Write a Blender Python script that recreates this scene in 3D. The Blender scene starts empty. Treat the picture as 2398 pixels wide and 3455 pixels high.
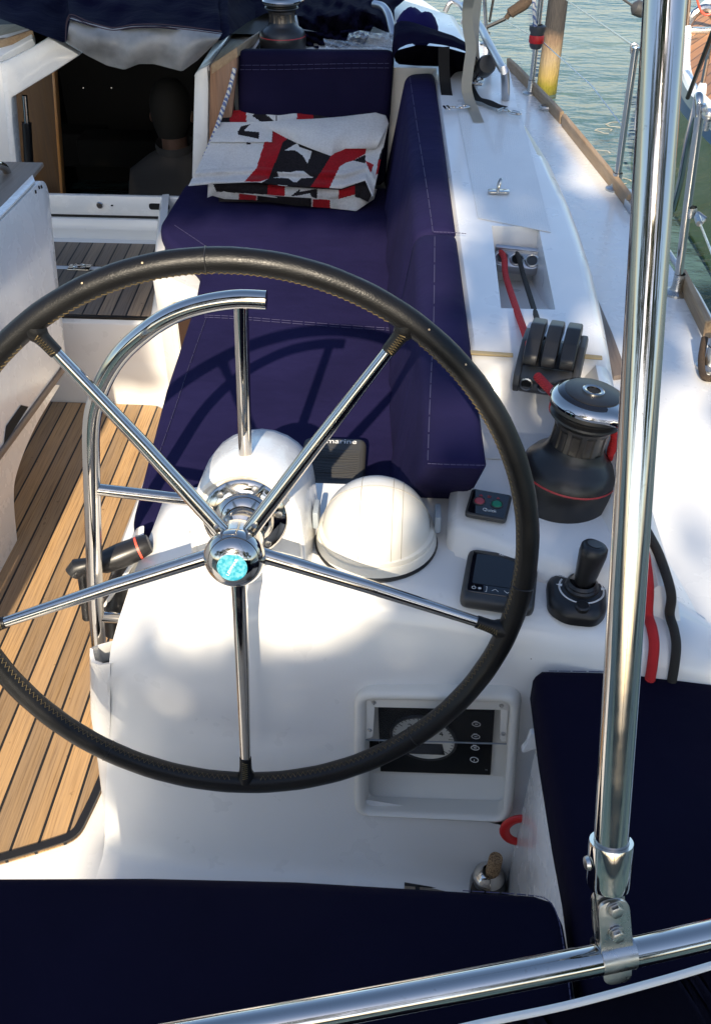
import bpy, bmesh, math, random
from mathutils import Vector, Matrix, Euler
from math import radians as R, sin, cos, pi
random.seed(7)
SC = bpy.context.scene
COL = SC.collection
# ------------------------------------------------------------------ camera
PITCH, YAW, FPX = R(37.8), R(3.5), 3261.0       # photo is 2398 x 3455 px
CAMP = Vector((0, 0, 1.66))
cd = bpy.data.cameras.new('camera'); cam = bpy.data.objects.new('camera', cd); COL.objects.link(cam)
cam.location = CAMP; cam.rotation_euler = (R(90) - PITCH, 0, YAW)
cd.sensor_fit = 'VERTICAL'; cd.sensor_height = 36.0; cd.lens = 36.0 * FPX / 3455.0
cd.clip_start = 0.02; cd.clip_end = 3000
SC.camera = cam
# ------------------------------------------------------------------ sky and sun
SUN_EL, SUN_AZ = R(31), R(2.5)                  # sun stands astern, light travels towards +y
w = bpy.data.worlds.new('World'); SC.world = w; w.use_nodes = True
nt = w.node_tree; nt.nodes.clear()
sky = nt.nodes.new('ShaderNodeTexSky'); sky.sky_type = 'NISHITA'; sky.sun_disc = False
sky.ozone_density = 2.5; sky.sun_elevation = SUN_EL; sky.sun_rotation = R(180) + SUN_AZ
bg = nt.nodes.new('ShaderNodeBackground'); bg.inputs['Strength'].default_value = 0.15
wo = nt.nodes.new('ShaderNodeOutputWorld')
nt.links.new(sky.outputs[0], bg.inputs[0]); nt.links.new(bg.outputs[0], wo.inputs[0])
SD = Vector((sin(SUN_AZ) * cos(SUN_EL), cos(SUN_AZ) * cos(SUN_EL), -sin(SUN_EL)))   # light travel
sl = bpy.data.lights.new('sun', 'SUN'); sl.energy = 5.0; sl.angle = R(0.5); sl.color = (1.0, .86, .66)
so = bpy.data.objects.new('sun', sl); COL.objects.link(so); so.location = (-2, -20, 12)
so.rotation_euler = SD.to_track_quat('-Z', 'Y').to_euler()
SC.view_settings.view_transform = 'Standard'; SC.view_settings.look = 'None'
SC.view_settings.gamma = 1; SC.view_settings.exposure = 0.70
SC.cycles.max_bounces = 8; SC.cycles.transparent_max_bounces = 12
SC.cycles.sample_clamp_indirect = 6

# ------------------------------------------------------------------ where a point of the photo lies in the harbour
CQ = cam.rotation_euler.to_matrix()
def ray(px, py):
    return CQ @ Vector(((px - 1199.0) / FPX, -(py - 1727.5) / FPX, -1))
def W(px, py, x=None, y=None, z=None, pl=None):
    d = ray(px, py)
    if pl is not None:
        n = Vector(pl[:3]); return CAMP + d * ((pl[3] - n.dot(CAMP)) / n.dot(d))
    i, v = (0, x) if x is not None else (1, y) if y is not None else (2, z)
    return CAMP + d * ((v - CAMP[i]) / d[i])
COAM = (0, -.034, 1, .758)                       # plane of the coaming top
def zc(y): return .758 + .034 * y

# ------------------------------------------------------------------ materials
def mat(name, col=(.8, .8, .8), rough=.5, metal=0, **k):
    m = bpy.data.materials.new(name); m.use_nodes = True
    b = m.node_tree.nodes['Principled BSDF']
    b.inputs['Base Color'].default_value = (*col, 1); b.inputs['Roughness'].default_value = rough
    b.inputs['Metallic'].default_value = metal
    for a, v in k.items(): b.inputs[a.replace('_', ' ')].default_value = v
    return m
class N:
    def __init__(s, m): s.m = m; s.t = m.node_tree; s.b = s.t.nodes['Principled BSDF']
    def n(s, typ, **k):
        o = s.t.nodes.new('ShaderNode' + typ)
        for a, v in k.items():
            if a.startswith('i_'):
                o.inputs[a[2:].replace('_', ' ')].default_value = v
            else: setattr(o, a, v)
        return o
    def l(s, a, b): s.t.links.new(a, b)
    def co(s, scale=(1, 1, 1), rot=(0, 0, 0), loc=(0, 0, 0)):
        g = s.n('NewGeometry'); mp = s.n('Mapping'); mp.inputs['Scale'].default_value = scale
        mp.inputs['Rotation'].default_value = rot; mp.inputs['Location'].default_value = loc
        s.l(g.outputs['Position'], mp.inputs[0]); return mp.outputs[0]
    def noise(s, scale, vec=None, detail=3, rough=.55):
        o = s.n('TexNoise'); o.inputs['Scale'].default_value = scale; o.inputs['Detail'].default_value = detail
        o.inputs['Roughness'].default_value = rough
        s.l(vec if vec is not None else s.co(), o.inputs['Vector']); return o.outputs['Fac']
    def ramp(s, fac, stops):
        r = s.n('ValToRGB'); e = r.color_ramp.elements
        while len(e) < len(stops): e.new(.5)
        for x, (p, c) in zip(e, stops): x.position = p; x.color = (*c, 1)
        s.l(fac, r.inputs[0]); return r.outputs[0]
    def mix(s, fac, a, b, mode='MIX'):
        o = s.n('MixRGB', blend_type=mode)
        for i, v in ((0, fac), (1, a), (2, b)):
            if hasattr(v, 'is_output'): s.l(v, o.inputs[i])
            elif i == 0: o.inputs[0].default_value = v
            else: o.inputs[i].default_value = (*v, 1)
        return o.outputs[0]
    def math(s, op, a, b=0.0, c=0.0):
        o = s.n('Math', operation=op)
        for i, v in enumerate((a, b, c)):
            if hasattr(v, 'is_output'): s.l(v, o.inputs[i])
            else: o.inputs[i].default_value = v
        return o.outputs[0]
    def bump(s, h, strength=.2, dist=.01):
        o = s.n('Bump'); o.inputs['Strength'].default_value = strength; o.inputs['Distance'].default_value = dist
        s.l(h, o.inputs['Height'])
        prev = s.b.inputs['Normal'].links
        if prev: s.l(prev[0].from_socket, o.inputs['Normal'])
        s.l(o.outputs[0], s.b.inputs['Normal'])
    def color(s, c): s.l(c, s.b.inputs['Base Color'])
    def rough(s, c): s.l(c, s.b.inputs['Roughness'])
M = {}
def gel(name, col, rough=.32, specks=True):
    m = mat(name, col, rough, Coat_Weight=.35, Coat_Roughness=.12); q = N(m)
    big = q.ramp(q.noise(5, detail=4), [(.3, tuple(c * .965 for c in col)), (.7, col)])
    if specks:
        v = q.n('TexVoronoi'); v.inputs['Scale'].default_value = 19; q.l(q.co(), v.inputs['Vector'])
        rnd = q.n('SeparateColor'); q.l(v.outputs['Color'], rnd.inputs[0])
        near = q.math('LESS_THAN', v.outputs['Distance'], q.math('MULTIPLY', q.math('POWER', rnd.outputs[0], 8), .055))
        big = q.mix(q.math('MULTIPLY', near, .75), big, (.12, .09, .06))
        st = q.ramp(q.noise(3.1, q.co((1, 1, .5)), 6, .7), [(.55, (0, 0, 0)), (.78, (1, 1, 1))])
        big = q.mix(q.math('MULTIPLY', st, .05), big, (.45, .38, .27))
    q.color(big); q.rough(q.ramp(q.noise(14), [(.3, (rough * .8,) * 3), (.75, (rough * 1.4,) * 3)]))
    q.bump(q.noise(7, detail=1), .02, .01)
    return m
M['gel'] = gel('white_gelcoat', (.80, .795, .775))
M['gelclean'] = gel('clean_gelcoat', (.80, .795, .775), .25, False)
M['cream'] = gel('cream_plastic', (.76, .735, .665), .38)
m = M['nonskid'] = gel('nonskid_gelcoat', (.72, .725, .715), .5, True); q = N(m)
c = q.n('TexChecker'); c.inputs['Scale'].default_value = 260; q.l(q.co((1, 1, 0), (0, 0, R(45))), c.inputs['Vector'])
q.bump(c.outputs['Fac'], .5, .0012)
def teak(name, base, dark, pitch=.05, x0=0.0, skew=0.0, caulk=.11, weather=.5):
    m = mat(name, base, .6); q = N(m)
    pos = q.co((1, 1, 1), (0, 0, skew), (x0, 0, 0))
    sp = q.n('SeparateXYZ'); q.l(pos, sp.inputs[0])
    u = q.math('DIVIDE', sp.outputs[0], pitch)
    fr = q.math('FRACT', q.math('ADD', u, 100.0)); fl = q.math('FLOOR', u)
    ca = q.math('LESS_THAN', fr, caulk)
    wn = q.n('TexWhiteNoise', noise_dimensions='1D'); q.l(fl, wn.inputs['W'])
    off = q.n('CombineXYZ'); q.l(q.math('MULTIPLY', wn.outputs['Value'], 7), off.inputs[1])
    va = q.n('VectorMath', operation='ADD'); q.l(pos, va.inputs[0]); q.l(off.outputs[0], va.inputs[1])
    mp = q.n('Mapping'); mp.inputs['Scale'].default_value = (260, 6, 1); q.l(va.outputs[0], mp.inputs[0])
    g = q.noise(1.0, mp.outputs[0], 4, .6)
    mp2 = q.n('Mapping'); mp2.inputs['Scale'].default_value = (30, 2.2, 1); q.l(va.outputs[0], mp2.inputs[0])
    g2 = q.noise(1.0, mp2.outputs[0], 4, .6)
    col = q.ramp(g, [(.3, dark), (.5, base), (.72, tuple(min(1, v * 1.25) for v in base))])
    grey = tuple(.55 * v + .45 * sum(base) / 3 * .8 for v in base)
    col = q.mix(q.math('MULTIPLY', q.ramp(g2, [(.35, (0, 0, 0)), (.7, (1, 1, 1))]), weather), col, grey)
    tone = q.ramp(wn.outputs['Value'], [(0, (.64, .65, .68)), (1, (1.12, 1.07, .98))])
    col = q.mix(1.0, col, tone, 'MULTIPLY')
    spt = q.ramp(q.noise(38, va.outputs[0], 2), [(.70, (0, 0, 0)), (.76, (1, 1, 1))])
    col = q.mix(q.math('MULTIPLY', spt, .5), col, tuple(v * .4 for v in dark))
    col = q.mix(ca, col, (.012, .012, .013)); q.color(col)
    h = q.math('MULTIPLY', q.math('SUBTRACT', 1.0, ca), q.math('ADD', q.math('MULTIPLY', g, .45), .7))
    q.bump(h, .55, .002)
    return m
M['teak'] = teak('teak_sole', (.50, .315, .15), (.27, .155, .068), .05, .012, R(-1.0))
M['teakstep'] = teak('weathered_teak_step', (.30, .22, .15), (.15, .105, .07), .046, .0, R(-3), .12, .8)
M['teakaft'] = teak('grey_teak', (.34, .27, .19), (.2, .15, .1), .06, .01, 0, .14, .8)
def wood(name, base, dark, axis=1, rough=.55, sc=1.0):
    m = mat(name, base, rough); q = N(m)
    s = [120 * sc] * 3; s[axis] = 5 * sc
    g = q.noise(1, q.co(tuple(s)), 5, .65)
    s2 = [14 * sc] * 3; s2[axis] = 1.5 * sc
    g2 = q.noise(1, q.co(tuple(s2)), 3)
    col = q.ramp(g, [(.3, dark), (.68, base)])
    q.color(q.mix(q.math('MULTIPLY', q.ramp(g2, [(.4, (0, 0, 0)), (.7, (1, 1, 1))]), .55), col, tuple(.5 * (a + sum(base) / 3) for a in base)))
    q.bump(g, .3, .002); return m
M['trim'] = wood('weathered_teak_trim', (.33, .17, .09), (.18, .085, .045), 2)
M['trimy'] = wood('weathered_teak_rail', (.42, .29, .16), (.25, .15, .075), 1)
M['greywood'] = wood('grey_timber', (.22, .165, .125), (.12, .085, .062), 1)
M['tabletop'] = wood('table_teak', (.26, .19, .135), (.15, .10, .065), 1)
M['varnish'] = wood('varnished_door', (.15, .07, .02), (.10, .045, .014), 2, .4)
M['orange'] = wood('varnished_edge', (.62, .26, .06), (.5, .19, .04), 2, .25)
def canvas(name, col, sheen=.25, wr=.35, scale=7):
    m = mat(name, col, .78, Sheen_Weight=sheen * .2, Sheen_Roughness=.5, Sheen_Tint=(.45, .4, .9, 1), Specular_IOR_Level=.06); q = N(m)
    f = q.noise(4, detail=5); q.color(q.ramp(f, [(.3, tuple(v * .82 for v in col)), (.7, tuple(v * 1.15 for v in col))]))
    q.bump(q.noise(scale, detail=3), wr, .02)
    q.bump(q.noise(1, q.co((5, 14, 9), (0, 0, R(28))), 3, .5), .16, .02)
    wv = q.n('TexWave'); wv.inputs['Scale'].default_value = 260; wv.inputs['Distortion'].default_value = .6; q.l(q.co(), wv.inputs['Vector'])
    q.bump(wv.outputs['Fac'], .12, .0008)
    return m
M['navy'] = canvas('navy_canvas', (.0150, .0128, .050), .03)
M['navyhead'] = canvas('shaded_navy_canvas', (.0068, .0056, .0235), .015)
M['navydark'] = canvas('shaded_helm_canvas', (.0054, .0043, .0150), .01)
M['navyhood'] = canvas('navy_hood_canvas', (.009, .0085, .032), .03, .6, 9)
M['navyblack'] = canvas('dark_cover', (.006, .006, .014), .03)
M['blue'] = canvas('bright_navy', (.011, .009, .062), .05)
M['chrome'] = mat('polished_steel', (.56, .53, .49), .07, 1.0); q = N(M['chrome'])
q.rough(q.ramp(q.noise(30, detail=4), [(.35, (.035,) * 3), (.7, (.16,) * 3)]))
sc_ = q.ramp(q.noise(160, detail=4, rough=.75), [(.62, (0, 0, 0)), (.74, (1, 1, 1))])
q.color(q.mix(q.math('MULTIPLY', sc_, .45), (.56, .53, .49), (.27, .21, .14)))
M['steel'] = mat('brushed_steel', (.55, .54, .52), .28, 1.0); q = N(M['steel'])
q.rough(q.ramp(q.noise(60, detail=4), [(.3, (.2,) * 3), (.7, (.42,) * 3)]))
M['alloy'] = mat('grey_alloy', (.5, .51, .53), .35, .9)
M['leather'] = mat('black_leather', (.006, .0058, .006), .4, Specular_IOR_Level=.32); q = N(M['leather'])
v = q.n('TexVoronoi', feature='DISTANCE_TO_EDGE'); v.inputs['Scale'].default_value = 240; q.l(q.co((1, 1, 1)), v.inputs['Vector'])
q.bump(q.ramp(v.outputs['Distance'], [(0, (0, 0, 0)), (.12, (1, 1, 1))]), .18, .0006)
q.bump(q.noise(60, detail=4), .10, .0015)
q.rough(q.ramp(q.noise(25, detail=5), [(.3, (.30,) * 3), (.7, (.44,) * 3)]))
M['thread'] = mat('tan_thread', (.17, .125, .055), .8)
M['seam'] = mat('pale_seam_thread', (.05, .046, .105), .8)
def plas(name, col, rough, **k):
    m = mat(name, col, rough, **k); q = N(m); q.bump(q.noise(900, detail=1), .12, .0006)
    d = q.ramp(q.noise(55, detail=6, rough=.8), [(.66, (0, 0, 0)), (.76, (1, 1, 1))])
    q.color(q.mix(q.math('MULTIPLY', d, .12), col, (.35, .3, .24))); return m
M['black'] = plas('black_plastic', (.013, .013, .014), .38)
M['gloss'] = mat('gloss_black', (.006, .006, .008), .06, Coat_Weight=.5)
M['matt'] = plas('satin_black', (.016, .015, .015), .33)
M['grey'] = plas('dark_grey_plastic', (.05, .05, .05), .45)
M['midgrey'] = plas('grey_plastic', (.30, .34, .38), .45)
M['drum'] = mat('grey_drum', (.13, .115, .10), .35, .8)
M['screen'] = mat('screen_glass', (.010, .010, .012), .12)
M['white'] = mat('white_marking', (.78, .78, .76), .5)
M['panelblack'] = mat('panel_black', (.0045, .0045, .005), .5, Specular_IOR_Level=.12)
M['dial'] = mat('dial_face', (.62, .61, .55), .5)
M['redl'] = mat('red_line', (.42, .03, .035), .4)
M['redp'] = mat('red_plastic', (.55, .012, .012), .4)
M['coral'] = mat('orange_red_ring', (.75, .10, .06), .45)
M['pink'] = mat('red_button', (.42, .06, .08), .35)
M['green'] = mat('green_button', (.0, .20, .10), .3)
M['cyan'] = mat('turquoise_emblem', (.03, .36, .47), .3); q = N(M['cyan'])
q.color(q.ramp(q.noise(190, detail=3), [(.4, (.02, .26, .35)), (.62, (.15, .45, .53))]))
def rope(name, a, b, sc=330, mode=0):
    m = mat(name, a, .8); q = N(m)
    wv = q.n('TexWave', bands_direction='DIAGONAL'); wv.inputs['Scale'].default_value = sc / 2.2; wv.inputs['Distortion'].default_value = 4; wv.inputs['Detail Scale'].default_value = 3
    q.l(q.co(), wv.inputs['Vector']); q.color(q.ramp(wv.outputs['Fac'], [(.35, a), (.65, b)])); q.bump(wv.outputs['Fac'], .6, .002)
    return m
M['rred'] = rope('red_rope', (.40, .006, .010), (.70, .03, .03))
M['rblack'] = rope('black_rope', (.012, .011, .010), (.04, .034, .026))
M['rblue'] = rope('white_blue_rope', (.62, .60, .55), (.12, .16, .30), 60)
M['brown'] = rope('brown_rope', (.03, .02, .013), (.10, .065, .04))
M['strap'] = mat('grey_webbing', (.52, .48, .40), .8); q = N(M['strap']); q.bump(q.noise(500, q.co((1, 1, .3)), 2), .4, .001)
M['webblk'] = mat('black_webbing', (.012, .010, .009), .75)
M['cork'] = mat('cork', (.38, .24, .12), .85); q = N(M['cork']); q.color(q.ramp(q.noise(330, detail=3), [(.38, (.12, .065, .03)), (.55, (.42, .27, .14))]))
M['vinyl'] = mat('clouded_vinyl', (.46, .47, .47), .34, Coat_Weight=.25, Coat_Roughness=.12, Specular_IOR_Level=.4); q = N(M['vinyl'])
q.color(q.ramp(q.noise(9, detail=5), [(.3, (.17, .18, .19)), (.62, (.34, .35, .36))])); q.bump(q.noise(10, detail=3), .2, .03)
q.l(q.ramp(q.noise(7), [(.3, (.72,) * 3), (.7, (.93,) * 3)]), q.b.inputs['Alpha'])
M['clear'] = mat('clear_vinyl', (.55, .6, .66), .08, Alpha=.38, Specular_IOR_Level=.8)
M['acryl'] = mat('smoked_flap', (.06, .06, .06), .12, Alpha=.12, Specular_IOR_Level=.5)
M['tw'] = mat('towel_white', (.62, .60, .56), .95, Sheen_Weight=.3); M['tr'] = mat('towel_red', (.52, .008, .018), .95, Sheen_Weight=.15); M['tb'] = mat('towel_black', (.018, .014, .018), .95)
for k_, c0, c1 in (('tw', (.78, .77, .75), (.90, .89, .87)), ('tr', (.42, .006, .012), (.58, .010, .022)), ('tb', (.012, .010, .012), (.028, .022, .026))):
    q = N(M[k_]); q.color(q.ramp(q.noise(170, detail=4, rough=.7), [(.35, c0), (.62, c1)])); q.bump(q.noise(260, detail=3), .3, .002); q.bump(q.noise(14, detail=3), .4, .02)
M['skin'] = mat('skin', (.26, .15, .11), .5); M['hair'] = mat('grey_hair', (.022, .02, .018), .8); M['jacket'] = mat('pale_jacket', (.10, .095, .095), .85)
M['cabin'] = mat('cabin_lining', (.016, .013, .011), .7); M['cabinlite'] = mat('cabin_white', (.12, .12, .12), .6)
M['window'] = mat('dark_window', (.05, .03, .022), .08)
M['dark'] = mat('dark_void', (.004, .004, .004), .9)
m = M['pile'] = mat('mooring_pile', (.1, .09, .08), .9); q = N(m)
sp = q.n('SeparateXYZ'); q.l(q.co(), sp.inputs[0])
hz = q.math('ADD', sp.outputs[2], q.math('MULTIPLY', q.noise(9, detail=4), .16))
q.color(q.mix(.45, q.ramp(q.math('ADD', q.math('MULTIPLY', hz, .8), .5), [(.05, (.10, .11, .02)), (.14, (.22, .20, .02)), (.21, (.38, .29, .10)), (.30, (.36, .29, .19)), (.42, (.24, .17, .12)), (.50, (.055, .052, .054))]), q.ramp(q.noise(24, q.co((3, 3, .6)), 5), [(.3, (.04, .035, .03)), (.7, (.5, .44, .33))]), 'SOFT_LIGHT')); q.bump(q.noise(30, q.co((3, 3, .4)), 4), .8, .02)
m = M['water'] = mat('harbour_water', (.09, .15, .17), .06, IOR=1.33, Specular_IOR_Level=.6); q = N(m)
q.color(q.ramp(q.noise(.5, detail=3), [(.3, (.05, .115, .135)), (.7, (.12, .18, .17))]))
q.bump(q.noise(1.1, q.co((1.0, 1.7, 1)), 3), .75, .25); q.bump(q.noise(6, q.co((1, 1.6, 1)), 4, .6), .7, .06)
M['nbhull'] = mat('olive_hull', (.16, .20, .018), .25, Coat_Weight=.4); M['nbblue'] = mat('blue_stripe', (.05, .14, .30), .3)
M['nbteak'] = teak('neighbour_teak', (.46, .22, .09), (.34, .15, .055), .06, 0, R(28), .09, .2)
M['leaf'] = mat('tree_leaf', (.06, .09, .025), .6); M['bark'] = wood('bark', (.16, .12, .09), (.07, .05, .04), 2)
M['quay'] = mat('quay_stone', (.22, .21, .19), .85); q = N(M['quay']); q.color(q.ramp(q.noise(3, detail=6), [(.3, (.12, .115, .1)), (.7, (.28, .27, .24))])); q.bump(q.noise(12, detail=5), .5, .03)
M['foam'] = mat('pale_scum', (.50, .46, .38), .8)

# ------------------------------------------------------------------ objects
def tag(o, label=None, cat=None, group=None, kind=None):
    if label: o['label'] = label
    if cat: o['category'] = cat
    if group: o['group'] = group
    if kind: o['kind'] = kind
    return o
def thing(name, label, cat, loc=(0, 0, 0), group=None):
    o = bpy.data.objects.new(name, None); COL.objects.link(o); o.location = loc; o.empty_display_size = .05
    return tag(o, label, cat, group)
def base_of(o):
    v = Vector((0, 0, 0))
    while o is not None: v += o.location; o = o.parent
    return v
def obj(name, bm, m, parent=None, smooth=35, label=None):
    me = bpy.data.meshes.new(name)
    if parent is not None: bmesh.ops.translate(bm, verts=bm.verts, vec=-base_of(parent))
    bm.to_mesh(me); bm.free()
    for x in (m if isinstance(m, (list, tuple)) else [m]): me.materials.append(x)
    if smooth:
        me.shade_smooth()
        me.set_sharp_from_angle(angle=R(smooth))
    o = bpy.data.objects.new(name, me); COL.objects.link(o)
    if parent is not None: o.parent = parent
    if label: o['label'] = label
    return o
def dup(root, dloc, label=None, group=None, rotz=0, scale=1):
    r = root.copy(); COL.objects.link(r); r.location = dloc; r.rotation_euler.z += rotz; r.scale = (scale,) * 3
    if label: r['label'] = label
    if group: r['group'] = group
    for ch in list(root.children):
        c = ch.copy(); COL.objects.link(c); c.parent = r
        for g in list(ch.children):
            d = g.copy(); COL.objects.link(d); d.parent = c
    return r
BM = bmesh.new
def frame(d, up=Vector((0, 0, 1))):
    d = Vector(d).normalized(); up = Vector(up)
    if abs(d.dot(up)) > .98: up = Vector((0, 1, 0))
    x = up.cross(d).normalized(); y = d.cross(x); return x, y
def tube(bm, pts, r, seg=14, closed=False, caps=True, flat=None, up=None):
    """round tube through pts; r number or list; flat=(a,b) gives an elliptical section"""
    pts = [Vector(p) for p in pts]; n = len(pts); rs = r if isinstance(r, (list, tuple)) else [r] * n
    rings = []; px = None
    for i, p in enumerate(pts):
        a = pts[(i - 1) % n] if (closed or i > 0) else p; b = pts[(i + 1) % n] if (closed or i < n - 1) else p
        d = (b - a).normalized()
        if px is None: x, y = frame(d, up or Vector((0, 0, 1)))
        else:
            x = (px - d * px.dot(d)).normalized(); y = d.cross(x)
        px = x; fa, fb = flat or (1, 1)
        rings.append([bm.verts.new(p + x * (cos(2 * pi * k / seg) * rs[i] * fa) + y * (sin(2 * pi * k / seg) * rs[i] * fb)) for k in range(seg)])
    for i in range(n if closed else n - 1):
        A, B = rings[i], rings[(i + 1) % n]
        for k in range(seg): bm.faces.new((A[k], A[(k + 1) % seg], B[(k + 1) % seg], B[k]))
    if caps and not closed:
        bm.faces.new(rings[0][::-1]); bm.faces.new(rings[-1])
    return bm
def smooth_pts(pts, sub=6, closed=False):
    P = [Vector(p) for p in pts]; n = len(P); out = []
    for i in range(n if closed else n - 1):
        p0 = P[(i - 1) % n] if closed or i > 0 else P[0]; p1 = P[i]; p2 = P[(i + 1) % n]; p3 = P[(i + 2) % n] if closed or i + 2 < n else P[-1]
        for k in range(sub):
            t = k / sub
            out.append(.5 * ((2 * p1) + (p2 - p0) * t + (2 * p0 - 5 * p1 + 4 * p2 - p3) * t * t + (3 * p1 - p0 - 3 * p2 + p3) * t ** 3))
    if not closed: out.append(P[-1])
    return out
def lathe(bm, prof, mtx=None, seg=32, a0=0, a1=2 * pi):
    full = abs(a1 - a0 - 2 * pi) < 1e-6; rings = []
    mtx = mtx or Matrix()
    for r, z in prof:
        if r < 1e-6: rings.append([bm.verts.new(mtx @ Vector((0, 0, z)))])
        else: rings.append([bm.verts.new(mtx @ Vector((r * cos(a0 + (a1 - a0) * k / seg), r * sin(a0 + (a1 - a0) * k / seg), z))) for k in range(seg if full else seg + 1)])
    for A, B in zip(rings, rings[1:]):
        m_ = seg
        for k in range(m_):
            k2 = (k + 1) % seg if full else k + 1
            if len(A) == 1 and len(B) == 1: continue
            if len(A) == 1: bm.faces.new((A[0], B[k2], B[k]))
            elif len(B) == 1: bm.faces.new((A[k], A[k2], B[0]))
            else: bm.faces.new((A[k], A[k2], B[k2], B[k]))
    return bm
def axis_m(p, d, up=(0, 0, 1)):
    d = Vector(d).normalized(); x, y = frame(d, up)
    return Matrix.Translation(p) @ Matrix((x, y, d)).transposed().to_4x4()
def box(bm, c, s, rot=None, bev=0, seg=2):
    t = BM(); bmesh.ops.create_cube(t, size=1); bmesh.ops.scale(t, vec=s, verts=t.verts)
    if bev: bmesh.ops.bevel(t, geom=t.edges[:], offset=bev, segments=seg, affect='EDGES', profile=.5)
    m_ = Matrix.Translation(c) @ (rot.to_4x4() if rot is not None else Matrix())
    bmesh.ops.transform(t, matrix=m_, verts=t.verts); return merge(bm, t)
def merge(bm, t):
    me = bpy.data.meshes.new('t'); t.to_mesh(me); t.free(); bm.from_mesh(me); bpy.data.meshes.remove(me); return bm
def prism(bm, pts, vec, bev=0, seg=2):
    t = BM(); A = [t.verts.new(Vector(p)) for p in pts]; B = [t.verts.new(Vector(p) + Vector(vec)) for p in pts]; n = len(A)
    t.faces.new(A); t.faces.new(B[::-1])
    for i in range(n): t.faces.new((A[i], B[i], B[(i + 1) % n], A[(i + 1) % n]))
    bmesh.ops.recalc_face_normals(t, faces=t.faces)
    if bev: bmesh.ops.bevel(t, geom=t.edges[:], offset=bev, segments=seg, affect='EDGES', profile=.5, clamp_overlap=True)
    return merge(bm, t)
def sheet(bm, grid):
    V = [[bm.verts.new(Vector(p)) for p in row] for row in grid]
    for a, b in zip(V, V[1:]):
        for k in range(len(a) - 1): bm.faces.new((a[k], a[k + 1], b[k + 1], b[k]))
    return V
def loft(bm, secs, cap=True, closed=True):
    V = [[bm.verts.new(Vector(p)) for p in s] for s in secs]; n = len(V[0])
    for a, b in zip(V, V[1:]):
        for k in range(n if closed else n - 1): bm.faces.new((a[k], a[(k + 1) % n], b[(k + 1) % n], b[k]))
    if cap and closed: bm.faces.new(V[0][::-1]); bm.faces.new(V[-1])
    return bm
def fix(bm): bmesh.ops.recalc_face_normals(bm, faces=bm.faces); return bm
def rpoly(pts, rad, seg=6):
    out = []; n = len(pts)
    rads = rad if isinstance(rad, (list, tuple)) else [rad] * n
    for i in range(n):
        p = Vector(pts[i]).to_2d() if len(pts[i]) > 2 else Vector(pts[i]); a = Vector(pts[i - 1][:2]); b = Vector(pts[(i + 1) % n][:2])
        r = rads[i]
        if r <= 0: out.append(p); continue
        u = (a - p); v = (b - p); d = min(r, u.length * .45, v.length * .45); u.normalize(); v.normalize()
        A = p + u * d; B = p + v * d
        for k in range(seg + 1):
            t = k / seg; out.append((1 - t) ** 2 * A + 2 * t * (1 - t) * p + t * t * B)
    return out
def resample(poly, step):
    out = []; n = len(poly)
    for i in range(n):
        a, b = poly[i], poly[(i + 1) % n]; k = max(1, int((b - a).length / step))
        for j in range(k): out.append(a.lerp(b, j / k))
    return out
def inset(poly, d):
    n = len(poly); out = []
    for i in range(n):
        a = poly[i - 1]; p = poly[i]; b = poly[(i + 1) % n]
        u = (p - a).normalized(); v = (b - p).normalized()
        if (p - a).length < 1e-7: u = v
        if (b - p).length < 1e-7: v = u
        nn = Vector((-(u.y + v.y), u.x + v.x))
        if nn.length < 1e-6: nn = Vector((-u.y, u.x))
        nn.normalize(); c_ = max(.5, nn.dot(Vector((-u.y, u.x))))
        out.append(p + nn * (d / c_))
    return out
def pillow(bm, poly, t, r, mtx=None, crown=.006, step=.03, jit=0.0):
    """stuffed cushion: outline poly (CCW 2d), thickness t along local z, rounded edge r"""
    poly = resample([Vector(p[:2]) for p in poly], step)
    ar = sum(a.x * b.y - b.x * a.y for a, b in zip(poly, poly[1:] + poly[:1]))
    if ar < 0: poly.reverse()
    mtx = mtx or Matrix(); rings = []
    pr = [(r * 1.0, 0)] + [(r * (1 - sin(a)), r * (1 - cos(a))) for a in (pi / 6, pi / 3, pi / 2)] + [(0, t * .5)] + \
         [(r * (1 - cos(a)), t - r + r * sin(a)) for a in (0, pi / 6, pi / 3, pi / 2)]
    for d, z in pr:
        q_ = inset(poly, d)
        rings.append([bm.verts.new(mtx @ Vector((p.x, p.y, z + (random.uniform(-jit, jit) if 0 < z < t else 0)))) for p in q_])
    n = len(poly)
    for A, B in zip(rings, rings[1:]):
        for k in range(n): bm.faces.new((A[k], A[(k + 1) % n], B[(k + 1) % n], B[k]))
    bm.faces.new(rings[0][::-1]); top = bm.faces.new(rings[-1])
    if crown:
        # regular grid of points inside the top so that it can swell a little
        q_ = inset(poly, r); res = bmesh.ops.triangulate(bm, faces=[top], quad_method='BEAUTY', ngon_method='BEAUTY')
        for it in range(4):
            fs = res['faces'] if it == 0 else fs
            es = {e for f in fs for e in f.edges if len([g for g in e.link_faces if g in set(fs)]) == 2 and e.calc_length() > .07}
            if not es: break
            S_ = bmesh.ops.subdivide_edges(bm, edges=list(es), cuts=1)
            vs = set(); inner = {v for f in fs if f.is_valid for v in f.verts}
            fs = [f for f in bm.faces if abs(f.normal.length) >= 0 and all((v in inner) or (v in {x for x in S_['geom_inner'] if isinstance(x, bmesh.types.BMVert)}) for v in f.verts)]
            fs = [f for f in fs if f.is_valid]
            break
    return bm
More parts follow.
